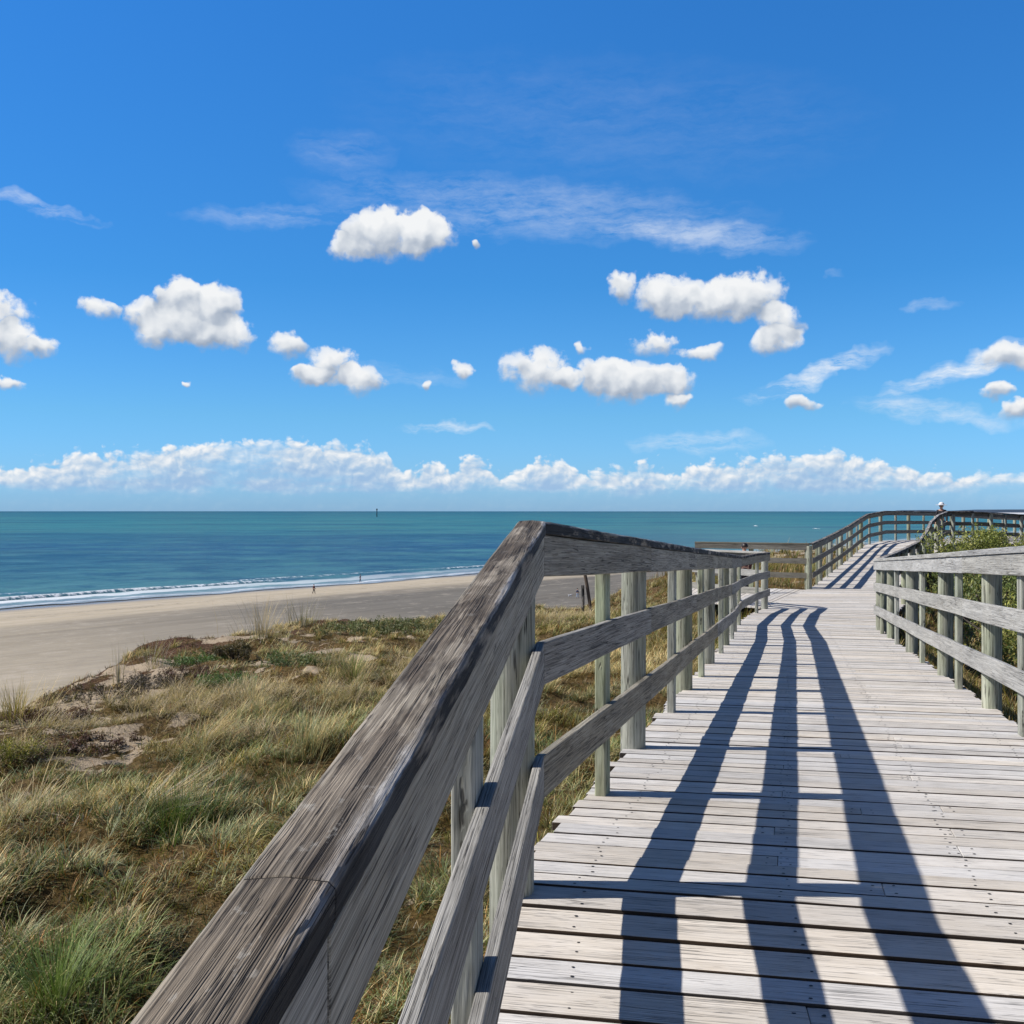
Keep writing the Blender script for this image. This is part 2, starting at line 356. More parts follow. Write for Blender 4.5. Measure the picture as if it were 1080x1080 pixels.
def grid_mesh(name, xs, ys, zf, mat, attrs=None):
    X, Y = np.meshgrid(xs, ys); Z = zf(X, Y); ny, nx = X.shape
    me = bpy.data.meshes.new(name); me.vertices.add(nx*ny)
    me.vertices.foreach_set('co', np.stack([X, Y, Z], -1).astype(np.float32).ravel())
    i = np.arange(nx*ny).reshape(ny, nx); q = np.stack([i[:-1, :-1], i[:-1, 1:], i[1:, 1:], i[1:, :-1]], -1).reshape(-1, 4)
    me.loops.add(q.size); me.loops.foreach_set('vertex_index', q.ravel()); me.polygons.add(len(q))
    me.polygons.foreach_set('loop_start', np.arange(0, q.size, 4)); me.polygons.foreach_set('loop_total', np.full(len(q), 4))
    me.polygons.foreach_set('use_smooth', np.ones(len(q), bool))
    me.update(); me.validate()
    if attrs:
        for an, fn in attrs.items():
            a = me.color_attributes.new(an, 'FLOAT_COLOR', 'POINT'); v = fn(X, Y)
            a.data.foreach_set('color', np.concatenate([v, np.ones((ny, nx, 1))], -1).astype(np.float32).ravel())
    me.materials.append(mat); o = bpy.data.objects.new(name, me); C.objects.link(o); return o
m, t, b = material('dune_ground')
geo = t.new('ShaderNodeNewGeometry').outputs['Position']
att = t.new('ShaderNodeVertexColor', layer_name='mask').outputs[0]
sp = t.new('ShaderNodeSeparateColor'); t.link(att, sp.inputs[0])
n1 = t.noise(geo, 17, 8, .76); n2 = t.noise(geo, 2.2, 4, .6); n3 = t.noise(geo, 60, 4, .7); n4 = t.noise(geo, 1.1, 4, .6)
litter = t.ramp(n1, [(.3, col3(.03, .02, .010)), (.47, col3(.12, .08, .035)), (.58, col3(.24, .16, .07)), (.72, col3(.42, .33, .2))])
moss = t.ramp(n1, [(.3, col3(.03, .022, .008)), (.5, col3(.13, .085, .028)), (.7, col3(.27, .19, .075))])
c = t.mix(t.maprange(n2, .42, .58), litter, moss)
mat_c = t.ramp(n1, [(.3, col3(.02, .010, .008)), (.5, col3(.10, .05, .03)), (.62, col3(.22, .14, .09)), (.75, col3(.38, .3, .2))])
c = t.mix(sp.outputs[1], c, mat_c)
sand = t.ramp(n3, [(.3, col3(.38, .29, .19)), (.6, col3(.56, .45, .32)), (.8, col3(.66, .56, .42))])
sm = t.maprange(t.math('ADD', sp.outputs[0], t.math('MULTIPLY', t.math('SUBTRACT', n1, .5), 3.2)), .42, .62, 0, 1)
c = t.mix(sm, c, sand); t.link(c, b.inputs['Base Color']); b.inputs['Roughness'].default_value = .95; b.inputs['Specular IOR Level'].default_value = .1
t.link(t.bump(t.math('ADD', n1, t.math('MULTIPLY', n3, .3)), .9, .05), b.inputs['Normal']); M['dune'] = m
xs = np.concatenate([np.arange(-75, -22, 3.), np.arange(-22, -12, .6), np.arange(-12, 7, .10), np.arange(7, 30, .3), np.arange(30, 220, 4.)])
ys = np.concatenate([np.arange(-60, -8, 3.), np.arange(-8, 2, .3), np.arange(2, 31, .10), np.arange(31, 60, .35), np.arange(60, 240, 4.)])
g = grid_mesh('dune_ground', xs, ys, ground_z, M['dune'], {'mask': lambda X, Y: np.stack([sand_mask(X, Y), mat_mask(X, Y), X*0], -1)})
tag(g, kind='structure')

# ------------------------------------------------------------------ beach and sea (a along the shore, b inland)
SA = Vector((-77., 154.)); SD = Vector((.6155, .7881)); SN = Vector((.7881, -.6155))
def shore_b(x, y): return (x-SA.x)*SN.x+(y-SA.y)*SN.y
def beach_mat():
    m, t, b = material('beach_sand')
    geo = t.new('ShaderNodeNewGeometry').outputs['Position']
    ang = math.atan2(SD.y, SD.x)
    loc = t.mapping(t.vmath('SUBTRACT', geo, (SA.x, SA.y, 0)), rot=(0, 0, -ang))
    s_ = t.new('ShaderNodeSeparateXYZ'); t.link(loc, s_.inputs[0]); bb = t.math('MULTIPLY', s_.outputs[1], -1)   # inland distance
    big = t.noise(t.mapping(loc, (.006, .06, 1)), 1, 5, .6); med = t.noise(t.mapping(loc, (.03, .35, 1)), 1, 5, .6); fine = t.noise(geo, 1.3, 6, .7)
    trk = t.noise(t.mapping(loc, (.05, 1.4, 1)), 1, 4, .65)
    dry = t.mix(t.maprange(med, .3, .7), col3(.44, .36, .235), col3(.57, .475, .335))
    dry = t.mix(t.maprange(trk, .45, .7, 0, .45), dry, col3(.30, .255, .20))
    dry = t.mix(t.maprange(fine, .35, .7, 0, .35), dry, col3(.52, .46, .38))
    wet = t.mix(t.maprange(med, .3, .7), col3(.13, .115, .09), col3(.20, .18, .145))
    # darker damp belt across the middle of the beach, stronger to the right (further along)
    along = s_.outputs[0]
    belt = t.math('MULTIPLY', t.maprange(t.math('ADD', bb, t.math('MULTIPLY', big, 50)), 44, 60, 0, 1, True), t.maprange(t.math('ADD', bb, t.math('MULTIPLY', med, 26)), 100, 82, 0, 1, True))
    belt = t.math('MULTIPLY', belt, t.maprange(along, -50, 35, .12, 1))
    c = t.mix(belt, dry, wet)
    ft = t.noise(t.mapping(loc, (.25, .4, 1)), 1, 6, .75); c = t.mix(t.maprange(ft, .52, .66, 0, .30), c, col3(.25, .21, .165)); c = t.mix(t.maprange(ft, .46, .36, 0, .3), c, col3(.58, .50, .40))
    wr = t.math('MULTIPLY', t.maprange(t.math('ABSOLUTE', t.math('SUBTRACT', t.math('ADD', bb, t.math('MULTIPLY', med, 12)), 20)), 0, 1.2, 1, 0), t.maprange(fine, .5, .6, 0, .7)); c = t.mix(wr, c, col3(.07, .055, .04))
    edge = t.maprange(t.math('ADD', bb, t.math('MULTIPLY', med, 7)), 2.5, 9, 1, 0, True)
    c = t.mix(t.math('MULTIPLY', edge, .75), c, col3(.20, .19, .175))
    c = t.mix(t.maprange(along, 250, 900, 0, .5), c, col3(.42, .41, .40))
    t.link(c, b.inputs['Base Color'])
    t.link(t.maprange(edge, 0, 1, .9, .25), b.inputs['Roughness']); b.inputs['Specular IOR Level'].default_value = .3
    t.link(t.bump(t.math('ADD', fine, t.math('MULTIPLY', trk, .7)), .4, .15), b.inputs['Normal'])
    return m
M['beach'] = beach_mat()
def strip(name, a_list, b_list, zf, mat):
    v = []; f = []
    for a in a_list:
        for b_ in b_list: v.append((SA.x+SD.x*a+SN.x*b_, SA.y+SD.y*a+SN.y*b_, zf(a, b_)))
    nb = len(b_list)
    for i in range(len(a_list)-1):
        for j in range(nb-1): f.append((i*nb+j, i*nb+j+1, (i+1)*nb+j+1, (i+1)*nb+j)[::-1])
    me = bpy.data.meshes.new(name); me.from_pydata(v, [], f); me.materials.append(mat)
    me.polygons.foreach_set('use_smooth', [True]*len(f)); o = bpy.data.objects.new(name, me); C.objects.link(o)
    if me.polygons[0].normal.z < 0: me.flip_normals()
    return tag(o, kind='structure')
strip('beach', list(range(-400, 1200, 40))+[1300, 2000, 3000, 5000, 9000], [-60, -25, -8, 0, 6, 15, 30, 60, 90, 130, 400], lambda a, b_: b_*.022 if b_ < 15 else .33+min(b_-15, 60)*.006, M['beach'])
def sea_mat():
    m, t, b = material('sea_water')
    geo = t.new('ShaderNodeNewGeometry').outputs['Position']
    ang = math.atan2(SD.y, SD.x)
    loc = t.mapping(t.vmath('SUBTRACT', geo, (SA.x, SA.y, 0)), rot=(0, 0, -ang))
    s_ = t.new('ShaderNodeSeparateXYZ'); t.link(loc, s_.inputs[0]); al = s_.outputs[0]; off = s_.outputs[1]     # metres out to sea
    wob = t.noise(t.mapping(loc, (.02, .02, 1)), 1, 4, .6); wob2 = t.noise(t.mapping(loc, (.12, .12, 1)), 1, 5, .65)
    o2 = t.math('ADD', off, t.math('ADD', t.math('MULTIPLY', t.math('SUBTRACT', wob, .5), 22), t.math('MULTIPLY', t.math('SUBTRACT', wob2, .5), 5)))
    dist = t.vmath('LENGTH', geo)
    lg = t.math('LOGARITHM', t.math('MAXIMUM', dist, 10), 10)
    # colour by distance: green shallows, blue band, teal far
    c = t.ramp(t.maprange(lg, 2.1, 4.3), [(.0, col3(.10, .23, .235)), (.09, col3(.085, .225, .245)), (.17, col3(.05, .17, .225)), (.24, col3(.026, .105, .20)), (.30, col3(.030, .135, .205)), (.39, col3(.05, .225, .23)), (.55, col3(.04, .215, .225)), (.75, col3(.024, .16, .19)), (.95, col3(.016, .11, .15))])
    # cloud shadow / depth patches, stretched across the view
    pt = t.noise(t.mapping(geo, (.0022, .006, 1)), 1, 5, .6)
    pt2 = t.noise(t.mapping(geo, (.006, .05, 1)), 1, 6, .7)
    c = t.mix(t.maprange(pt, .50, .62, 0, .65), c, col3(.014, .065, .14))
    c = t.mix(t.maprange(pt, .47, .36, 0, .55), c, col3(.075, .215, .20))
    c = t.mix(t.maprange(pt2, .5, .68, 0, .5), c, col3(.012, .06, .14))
    # ripple texture
    rp = t.noise(t.mapping(loc, (.10, .32, 1)), 1, 7, .72)
    rp2 = t.noise(t.mapping(loc, (.5, 1.6, 1)), 1, 6, .7)
    c = t.mix(t.maprange(rp, .46, .62, 0, .8), c, t.mix(.55, c, col3(.008, .05, .12)))
    c = t.mix(t.maprange(rp2, .50, .72, 0, .6), c, col3(.13, .27, .30))
    r3 = t.noise(t.mapping(geo, (.045, .05, 1)), 1, 6, .72); r4 = t.noise(t.mapping(geo, (.010, .011, 1)), 1, 6, .72)
    nearm = t.maprange(lg, 3.1, 2.6, 0, 1)
    c = t.mix(t.math('MULTIPLY', t.maprange(r3, .50, .62, 0, .7), nearm), c, col3(.014, .07, .15))
    c = t.mix(t.math('MULTIPLY', t.maprange(r3, .47, .36, 0, .6), nearm), c, col3(.085, .235, .25))
    c = t.mix(t.maprange(r4, .50, .64, 0, .5), c, col3(.014, .09, .14)); c = t.mix(t.maprange(r4, .47, .36, 0, .45), c, col3(.075, .25, .24))
    # right-hand part is greener and paler towards the flats
    gx = t.new('ShaderNodeSeparateXYZ'); t.link(geo, gx.inputs[0])
    rr = t.math('DIVIDE', gx.outputs[0], t.math('MAXIMUM', gx.outputs[1], 1))
    c = t.mix(t.math('MULTIPLY', t.maprange(rr, -.02, .25, 0, .75), t.maprange(lg, 3.15, 2.6, 0, 1)), c, col3(.105, .235, .235))
    # breaking foam lines and the thin wash on the sand
    fn = t.noise(t.mapping(loc, (.13, .4, 1)), 1, 6, .8)
    def line(c0, w, thr, o_=o2):
        d = t.math('ABSOLUTE', t.math('SUBTRACT', o_, c0)); k = t.maprange(d, 0, w, 1, 0)
        return t.maprange(t.math('ADD', t.math('MULTIPLY', k, .62), t.math('MULTIPLY', fn, .75)), thr, thr+.12, 0, 1)
    fm = t.math('MULTIPLY', line(13.5, 7.5, .66), t.maprange(al, 120, -10, .25, 1))
    fm = t.math('MAXIMUM', fm, t.math('MULTIPLY', line(4.0, 2.2, .80), .7))
    fm = t.math('MAXIMUM', fm, t.math('MULTIPLY', line(24, 3, .90), .5))
    wash = t.maprange(o2, 12, 3, 0, 1)
    c = t.mix(t.math('MULTIPLY', wash, .9), c, t.mix(t.maprange(fn, .35, .6), col3(.24, .29, .34), col3(.42, .48, .53)))
    c = t.mix(fm, c, col3(.86, .88, .88))
    # far white caps
    wc = t.noise(t.mapping(geo, (.05, .02, 1)), 1, 3, .7); wcm = t.math('MULTIPLY', t.maprange(wc, .765, .78, 0, 1), t.maprange(lg, 2.75, 2.6, 0, 0))
    c = t.mix(wcm, c, col3(.85, .87, .87))
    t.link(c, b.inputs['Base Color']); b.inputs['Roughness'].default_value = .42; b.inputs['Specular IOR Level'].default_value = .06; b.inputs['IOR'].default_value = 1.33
    hb = t.math('ADD', t.math('MULTIPLY', rp, 1.2), t.math('MULTIPLY', rp2, .4))
    t.link(t.bump(hb, .5, .5), b.inputs['Normal'])
    # the very edge of the wash thins out over wet sand
    al_ = t.maprange(o2, .2, 2.2, 0, 1, True)
    tr = t.new('ShaderNodeBsdfTransparent'); ms = t.new('ShaderNodeMixShader'); t.link(al_, ms.inputs[0]); t.link(tr.outputs[0], ms.inputs[1]); t.link(b.outputs[0], ms.inputs[2])
    out = [n for n in t.n if n.type == 'OUTPUT_MATERIAL'][0]; t.link(ms.outputs[0], out.inputs[0])
    return m
M['sea'] = sea_mat()
# sea sheet: from just above the swash line out past the horizon
strip('sea', [-40000, -12000, -4000, -1500, -800]+list(range(-400, 1200, 80))+[1600, 3000, 6000, 12000, 40000], [-60000, -20000, -8000, -3000, -1200, -600, -300, -150, -80, -40, -20, -10, -4, 0, 12], lambda a, b_: 0.02 if b_ < -10 else .02+(b_+10)*.0045*2 if b_ < 0 else .11+b_*.018, M['sea'])
# a low wave face rising behind the foam line
def wave(a0, a1, off, h):
    mb = MB(); n = int((a1-a0)/1.2); v = []; f = []
    for i in range(n+1):
        a = a0+(a1-a0)*i/n; o_ = off+4*(fbm(np.array(a*.02), np.array(3.3+off), 5, 3)-.5)*2
        hh = h*(.3+1.1*float(fbm(np.array(a*.07), np.array(off*1.), 9, 3)))*math.sin(math.pi*i/n)**.3
        for k, (dx, dz) in enumerate(((-2.4, -.12), (-1.2, .35), (-.35, .95), (.0, 1.0), (.6, .45), (1.1, -.12))):
            bq = -(o_)+dx*-1*-1
            v.append((SA.x+SD.x*a+SN.x*(-o_+dx), SA.y+SD.y*a+SN.y*(-o_+dx), .03+hh*dz))
    for i in range(n):
        for k in range(5): f.append((i*6+k, i*6+k+1, (i+1)*6+k+1, (i+1)*6+k)[::-1])
    me = bpy.data.meshes.new('wave'); me.from_pydata(v, [], f); me.materials.append(M['wave'])
    me.polygons.foreach_set('use_smooth', [True]*len(f)); o = bpy.data.objects.new('wave_crest', me); C.objects.link(o); tag(o, kind='structure')
m, t, b = material('breaking_wave'); geo = t.new('ShaderNodeNewGeometry').outputs['Position']
fn = t.noise(geo, .9, 6, .75); sz = t.new('ShaderNodeSeparateXYZ'); t.link(geo, sz.inputs[0])
c = t.mix(t.maprange(t.math('ADD', fn, t.math('MULTIPLY', sz.outputs[2], .35)), .55, .68), col3(.05, .16, .20), col3(.88, .90, .90))
t.link(c, b.inputs['Base Color']); b.inputs['Roughness'].default_value = .5; M['wave'] = m
wave(-60, 70, 17, .55); wave(120, 215, 21, .4); wave(-45, 20, 30, .22); wave(60, 110, 27, .25)
# two isolated white caps far out
for (px, py, w_) in ((797, 556, 6), (861, 559, 9)):
    d = EYE*1080/(py-540); x = (px-540)/1080*d; ww = w_/1080*d
    v = []; f = []; n = 14
    for i in range(n+1):
        k = i/n; xx = x+(k-.5)*ww; hh = d/1080*.7*math.sin(math.pi*k)*(.6+.5*random.random())
        v += [(xx, d-2+3*math.sin(k*4), -.05), (xx, d+.5+3*math.sin(k*4), .05+hh), (xx, d+3+3*math.sin(k*4), -.05)]
    for i in range(n):
        for k in range(2): f.append((i*3+k, i*3+k+1, i*3+k+4, i*3+k+3)[::-1])
    me = bpy.data.meshes.new('white_cap'); me.from_pydata(v, [], f); me.materials.append(M['wave'] if px == 520 else M['wave']); o = bpy.data.objects.new('whitecap_crest', me); C.objects.link(o); tag(o, kind='structure')

# far low coast on the right of the horizon
m, t, b = material('distant_coast'); b.inputs['Base Color'].default_value = col3(.045, .075, .12); b.inputs['Roughness'].default_value = 1; M['coast'] = m
m, t, b = material('distant_strand'); b.inputs['Base Color'].default_value = col3(.60, .62, .64); b.inputs['Roughness'].default_value = 1; M['strand'] = m
def coast(px0, px1, d, base, top, bot, mat, name):
    v = []; f = []; n = 60
    for i in range(n+1):
        px = px0+(px1-px0)*i/n; x = (px-540)/1080*d
        hh = base+top*(.55+.7*float(fbm(np.array(px*.11), np.array(2.), 5, 4)))*min(1, 6*i/n+.15)*min(1, 6*(n-i)/n+.15)
        v += [(x, d, bot), (x, d+40, hh), (x, d+400, hh), (x, d+700, bot)]
    for i in range(n):
        for k in range(3): f.append((i*4+k, i*4+k+1, i*4+k+5, i*4+k+4)[::-1])
    me = bpy.data.meshes.new(name); me.from_pydata(v, [], f); me.materials.append(mat); o = bpy.data.objects.new(name, me); C.objects.link(o); tag(o, kind='structure')
coast(1030, 1300, 5200, 15, 8, -1, M['coast'], 'distant_headland')
coast(968, 992, 6500, 15, 6, -1, M['coast'], 'distant_headland')
coast(1010, 1300, 4800, 4, 3, -1, M['strand'], 'distant_sandbank')

# ------------------------------------------------------------------ railings
def cap_prof(w0, w1, t_=CAPT):   # lateral w0..w1, underside at 0
    r = .007
    return [(w0, .0), (w0, t_-r), (w0+r, t_-.001), ((w0+w1)/2, t_+.001), (w1-r, t_-.001), (w1, t_-r), (w1, .0)][::-1]
def rect(a0, a1, b0, b1): return [(a0, b0), (a0, b1), (a1, b1), (a1, b0)][::-1]
def fix(prof): return prof
def point_at(line, s):
    for a, b_ in zip(line[:-1], line[1:]):
        l_ = math.hypot(b_.x-a.x, b_.y-a.y)
        if s <= l_: return a.lerp(b_, s/l_)
        s -= l_
    return line[-1]
def arc_of_y(line, y):
    s = 0
    for a, b_ in zip(line[:-1], line[1:]):
        l_ = math.hypot(b_.x-a.x, b_.y-a.y)
        if (a.y <= y <= b_.y): return s+l_*(y-a.y)/(b_.y-a.y)
        s += l_
    return s
def head_at(line, s):
    for a, b_ in zip(line[:-1], line[1:]):
        l_ = math.hypot(b_.x-a.x, b_.y-a.y)
        if s <= l_: return Vector((b_.x-a.x, b_.y-a.y)).normalized()
        s -= l_
    a, b_ = line[-2:]; return Vector((b_.x-a.x, b_.y-a.y)).normalized()
def round_post(parent, c, z0, z1, r, green=True):
    mb = MB(); n = 18; k = random.random()*6; rr = [(1+.03*math.sin(3*i*2*math.pi/n+k)+random.uniform(-.012, .012)) for i in range(n)]
    prof = [(r*rr[i]*math.cos(2*math.pi*i/n), r*rr[i]*math.sin(2*math.pi*i/n)) for i in range(n)]
    lean = Vector((random.uniform(-.006, .006), random.uniform(-.006, .006), 0))
    pts = [Vector((c.x, c.y, z0))-lean, Vector((c.x, c.y, z0+(z1-z0)*.4)), Vector((c.x, c.y, z1))+lean]
    mb.sweep(pts, prof); o = mb.build('post', M['post'], parent, smooth=True)
    m_ = o.modifiers.new('edges', 'EDGE_SPLIT'); m_.split_angle = math.radians(50); return o
def square_post(parent, c, z0, z1, hd, w, l):
    side = Vector((hd.y, -hd.x, 0)); f_ = Vector((hd.x, hd.y, 0)); mb = MB()
    lean = Vector((random.uniform(-.005, .005), random.uniform(-.005, .005), 0)); q = []
    for z, k in ((z0, -1), (z1, 1)):
        for a, b_ in ((-1, -1), (1, -1), (1, 1), (-1, 1)): q.append(Vector((c.x, c.y, z))+side*(a*w/2)+f_*(b_*l/2)+lean*k)
    # grain must run upward: order corners so that 0->1 is vertical
    A = q; o_ = [A[0], A[4], A[5], A[1], A[3], A[7], A[6], A[2]]
    mb.hexa(o_); 
    o = mb.build('baluster', M['post'], parent, bevel=.006); me = o.data
    return o
def railing(name, label, line, side, posts, caps=True, wood_mat='rail', cap_mat='capw', cuts=None, hh=1.1, group=None, sub=0, only=None, off=.0, capw=(-.006, .084), boardseg=None, ground=True):
    """line: deck-level polyline of the boards' inner face; side=+1: posts stand to the right of the heading, -1: to the left"""
    root = empty(name, (line[0].x, line[0].y, line[0].z)); tag(root, label, 'railing', group)
    total = sum(math.hypot(b_.x-a.x, b_.y-a.y) for a, b_ in zip(line[:-1], line[1:]))
    acc = [0]
    for a, b_ in zip(line[:-1], line[1:]): acc.append(acc[-1]+math.hypot(b_.x-a.x, b_.y-a.y))
    def piece(s0, s1):
        pts = [point_at(line, s0)]+[line[i] for i in range(len(line)) if s0+.03 < acc[i] < s1-.03]+[point_at(line, s1)]
        return pts
    cuts = cuts or [i*2.4 for i in range(1, int(total/2.4)+1)]
    def segs(shift):
        cs = [0]+[min(max(c_+shift, .1), total-.1) for c_ in cuts if .3 < c_+shift < total-.3]+[total]; return list(zip(cs[:-1], cs[1:]))
    S_ = side
    def flip(prof): return prof if S_ > 0 else [(-a, b_) for a, b_ in prof][::-1]
    th = .028
    for nm, z0, z1, mt in (('top_board', hh-CAPT-.128, hh-CAPT-.001, wood_mat), ('middle_board', .605, .735, wood_mat), ('lower_board', .255, .385, wood_mat)):
        for s0, s1 in segs(0):
            dz = random.uniform(-.003, .003); pts = [p+Vector((0, 0, dz)) for p in piece(s0+(.0015 if S_ < 0 else .004), s1-(.0015 if S_ < 0 else .004))]
            ph = random.uniform(0, 50)
            def dsp(u, j, k): return (0, .002*math.sin(u*2.1+ph)+.0025*(float(vnoise(np.array(u*3+ph), np.array(j*.7), 3))-.5))
            mb = MB(); mb.sweep(pts, flip(rect(0, th, z0, z1)), sub=.25, disp=dsp)
            for ps, pk in posts:
                if s0+.04 < ps < s1-.04:
                    q = point_at(line, ps); hd_ = head_at(line, ps); hv = Vector((hd_.x, hd_.y, 0)); sv = Vector((hd_.y, -hd_.x, 0))*S_
                    for zf in (.26, .74):
                        c_ = q+hv*random.uniform(-.012, .012)+Vector((0, 0, z0+(z1-z0)*zf+random.uniform(-.008, .008)))-sv*.0035; r_ = random.uniform(.0035, .005)
                        mb.quad([c_+hv*(math.cos(a_)*r_)+Vector((0, 0, math.sin(a_)*r_)) for a_ in [i_*math.pi/3 for i_ in range(6)]], mi=1)
            mb.build(nm, [M[mt], M['nail']], root, bevel=.004)
    ph = random.uniform(0, 50); s_ = sub or .25; jg = .0002 if S_ < 0 else .0025
    for s0, s1 in segs(.0 if only is None else only):
        u0 = s0
        def dsp(u, j, k):
            u = u+u0
            nn = float(fbm(np.array(u*4.5+ph), np.array(j*1.3), 3, 4))-.5; n2_ = float(vnoise(np.array(u*26+ph), np.array(j*2.3), 9))-.5
            return (.009*nn+.0022*n2_ if j in (0, 1, 2, 4, 5, 6) else 0, (.005*nn+.0018*n2_) if 0 < j < 6 else .0)
        pts = [p+Vector((0, 0, hh-CAPT)) for p in piece(s0+jg, s1-jg)]
        mb = MB(); mb.sweep(pts, flip(cap_prof(*capw)), sub=s_, disp=dsp); mb.build('handrail', M[cap_mat], root, bevel=.003, seg=2)
    for k, (s, kind) in enumerate(posts):
        p = point_at(line, s); hd = head_at(line, s); sd = Vector((hd.y, -hd.x))*S_
        zg = float(ground_z(np.array(p.x), np.array(p.y)))-.3
        if kind == 'o':
            c_ = Vector((p.x+sd.x*(.028+.068), p.y+sd.y*(.028+.068), 0)); round_post(root, c_, zg, p.z+hh-CAPT-(.078 if any(abs(s-a_) < .3 for a_ in acc[1:-1]) else .03), .066)
        else:
            c_ = Vector((p.x+sd.x*(.0285+.023), p.y+sd.y*(.0285+.023), 0)); square_post(root, c_, p.z-.3, p.z+hh-CAPT-.02, hd, .046, .115)
    return root
aL = lambda y: arc_of_y(L, y)
yl = [(.15, 'o'), (1.05, 'x')] ; 
postsL = [(aL(-1.5), 'o'), (aL(-.55), 'x'), (aL(.55), 'o'), (aL(1.97), 'x'), (aL(3.06), 'o'), (aL(4.31), 'x'), (aL(5.40), 'o'), (aL(6.74), 'x'), (aL(7.92), 'o'), (aL(8.86), 'x'), (aL(10.08), 'o'), (aL(11.25), 'x'),
          (aL(12.4), 'o'), (aL(13.4), 'x'), (aL(14.8), 'o'), (aL(16.35), 'x'), (aL(18.8), 'x'), (aL(19.88), 'o')]
cL = [aL(.90), aL(3.1), aL(5.42), aL(7.94), aL(10.1), aL(12.4), aL(14.8), aL(16.3)]
railing('wooden_railing', 'long left railing with dark worn cap, nearest the viewer, bending at a peak', L, -1, postsL, cuts=cL, sub=.03, group='boardwalk railings')
aR = lambda y: arc_of_y(R, y)
postsR = [(aR(-1.2), 'o'), (aR(.2), 'x'), (aR(1.5), 'o'), (aR(2.7), 'o'), (aR(4.6), 'x'), (aR(5.0)+.0, 'o'), (aR(5.97), 'x'), (aR(7.16), 'o'), (aR(8.25), 'x'), (aR(9.3), 'o'), (aR(10.5), 'x'), (aR(11.8), 'o'), (aR(13.0), 'x'), (aR(14.1), 'o'), (aR(15.0), 'x'), (aR(15.84), 'o')]
postsR = [p for p in postsR if p[0] != aR(4.6)]
railing('wooden_railing', 'pale grey right-hand railing in front of green shrubs, near the right edge', R, 1, postsR, cuts=[aR(2.86), aR(7.78)], wood_mat='railr', cap_mat='railr', group='boardwalk railings', capw=(-.012, .09))
def alt(line, sp_, first='o', s0=.1, s1=None):
    tot = sum(math.hypot(b_.x-a.x, b_.y-a.y) for a, b_ in zip(line[:-1], line[1:])); n = max(1, round((tot-2*s0)/sp_)); out = []
    for i in range(n+1): out.append((s0+(tot-2*s0)*i/n, 'o' if (i % 2 == 0) == (first == 'o') else 'x'))
    return out
railing('wooden_railing', 'far left railing climbing the ramp and curving over its crest', RL, -1, alt(RL, 1.2, s0=.06), wood_mat='railshade', group='boardwalk railings')
railing('wooden_railing', 'far right railing rising in shade beside the ramp and bending right past the bush', RR, 1, alt(RR, 1.2, s0=.35), wood_mat='railshade', group='boardwalk railings')
SNR = [P(5.02, 20.06, 1.9), P(3.72, 22.0, 1.9)]
railing('wooden_railing', 'short sunlit railing with pale cap closing the near side of the side platform', SNR, -1, [(1.1, 'x'), (2.25, 'o')], wood_mat='railr', cap_mat='railr', cuts=[9], group='boardwalk railings', capw=(-.02, .10))
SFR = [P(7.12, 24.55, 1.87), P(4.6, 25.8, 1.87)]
railing('wooden_railing', 'short shaded railing across the far side of the side platform, sea behind', SFR, 1, [(.05, 'x'), (1.4, 'x'), (2.74, 'o')], wood_mat='railshade', cap_mat='railshade', cuts=[9], group='boardwalk railings')

exec_after = []

# ------------------------------------------------------------------ vegetation
def blades_mesh(name, pos, length, width, az, lean, curl, colr, mat, segs=3, parent=None, tipc=1.35):
    """vectorised curved blades. pos (n,3); lean = initial tilt, curl = extra tilt at the tip (radians)"""
    n = len(pos); T = np.linspace(0, 1, segs+1); P0 = pos.copy(); prev = pos.copy(); rows = []
    d = np.stack([np.cos(az), np.sin(az)], -1); sd = np.stack([-np.sin(az), np.cos(az), np.zeros(n)], -1)
    for k, tt in enumerate(T):
        if k:
            a = lean+curl*(tt-.5/segs); st = length/segs
            prev = prev+np.stack([d[:, 0]*np.sin(a)*st, d[:, 1]*np.sin(a)*st, np.cos(a)*st], -1)
        rows.append((prev.copy(), (width*(1-tt)**.7)))
    nv = 2*segs+1; V = np.zeros((n, nv, 3)); 
    for k in range(segs):
        p, w = rows[k]; V[:, 2*k] = p-sd*w[:, None]/2; V[:, 2*k+1] = p+sd*w[:, None]/2
    V[:, 2*segs] = rows[segs][0]
    base = (np.arange(n)*nv)[:, None]; tris = []
    for k in range(segs-1):
        tris += [[2*k, 2*k+1, 2*k+3], [2*k, 2*k+3, 2*k+2]]
    k = segs-1; tris.append([2*k, 2*k+1, 2*k+2]); tris = np.array(tris)
    F = (base[:, :, None]+tris[None]).reshape(-1, 3)
    tv = np.zeros(nv); 
    for k in range(segs): tv[2*k] = tv[2*k+1] = k/segs
    tv[-1] = 1
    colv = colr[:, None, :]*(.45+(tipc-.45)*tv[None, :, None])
    me = bpy.data.meshes.new(name); me.vertices.add(n*nv); me.vertices.foreach_set('co', V.astype(np.float32).ravel())
    me.loops.add(F.size); me.loops.foreach_set('vertex_index', F.ravel().astype(np.int32)); me.polygons.add(len(F))
    me.polygons.foreach_set('loop_start', np.arange(0, F.size, 3, dtype=np.int32)); me.polygons.foreach_set('loop_total', np.full(len(F), 3, np.int32))
    me.update()
    a = me.color_attributes.new('c', 'FLOAT_COLOR', 'POINT'); cc = np.ones((n, nv, 4), np.float32); cc[..., :3] = colv; a.data.foreach_set('color', cc.ravel())
    me.materials.append(mat); o = bpy.data.objects.new(name, me); C.objects.link(o)
    if parent: o.parent = parent; o.matrix_parent_inverse = Matrix.Translation(-parent.location)
    return o
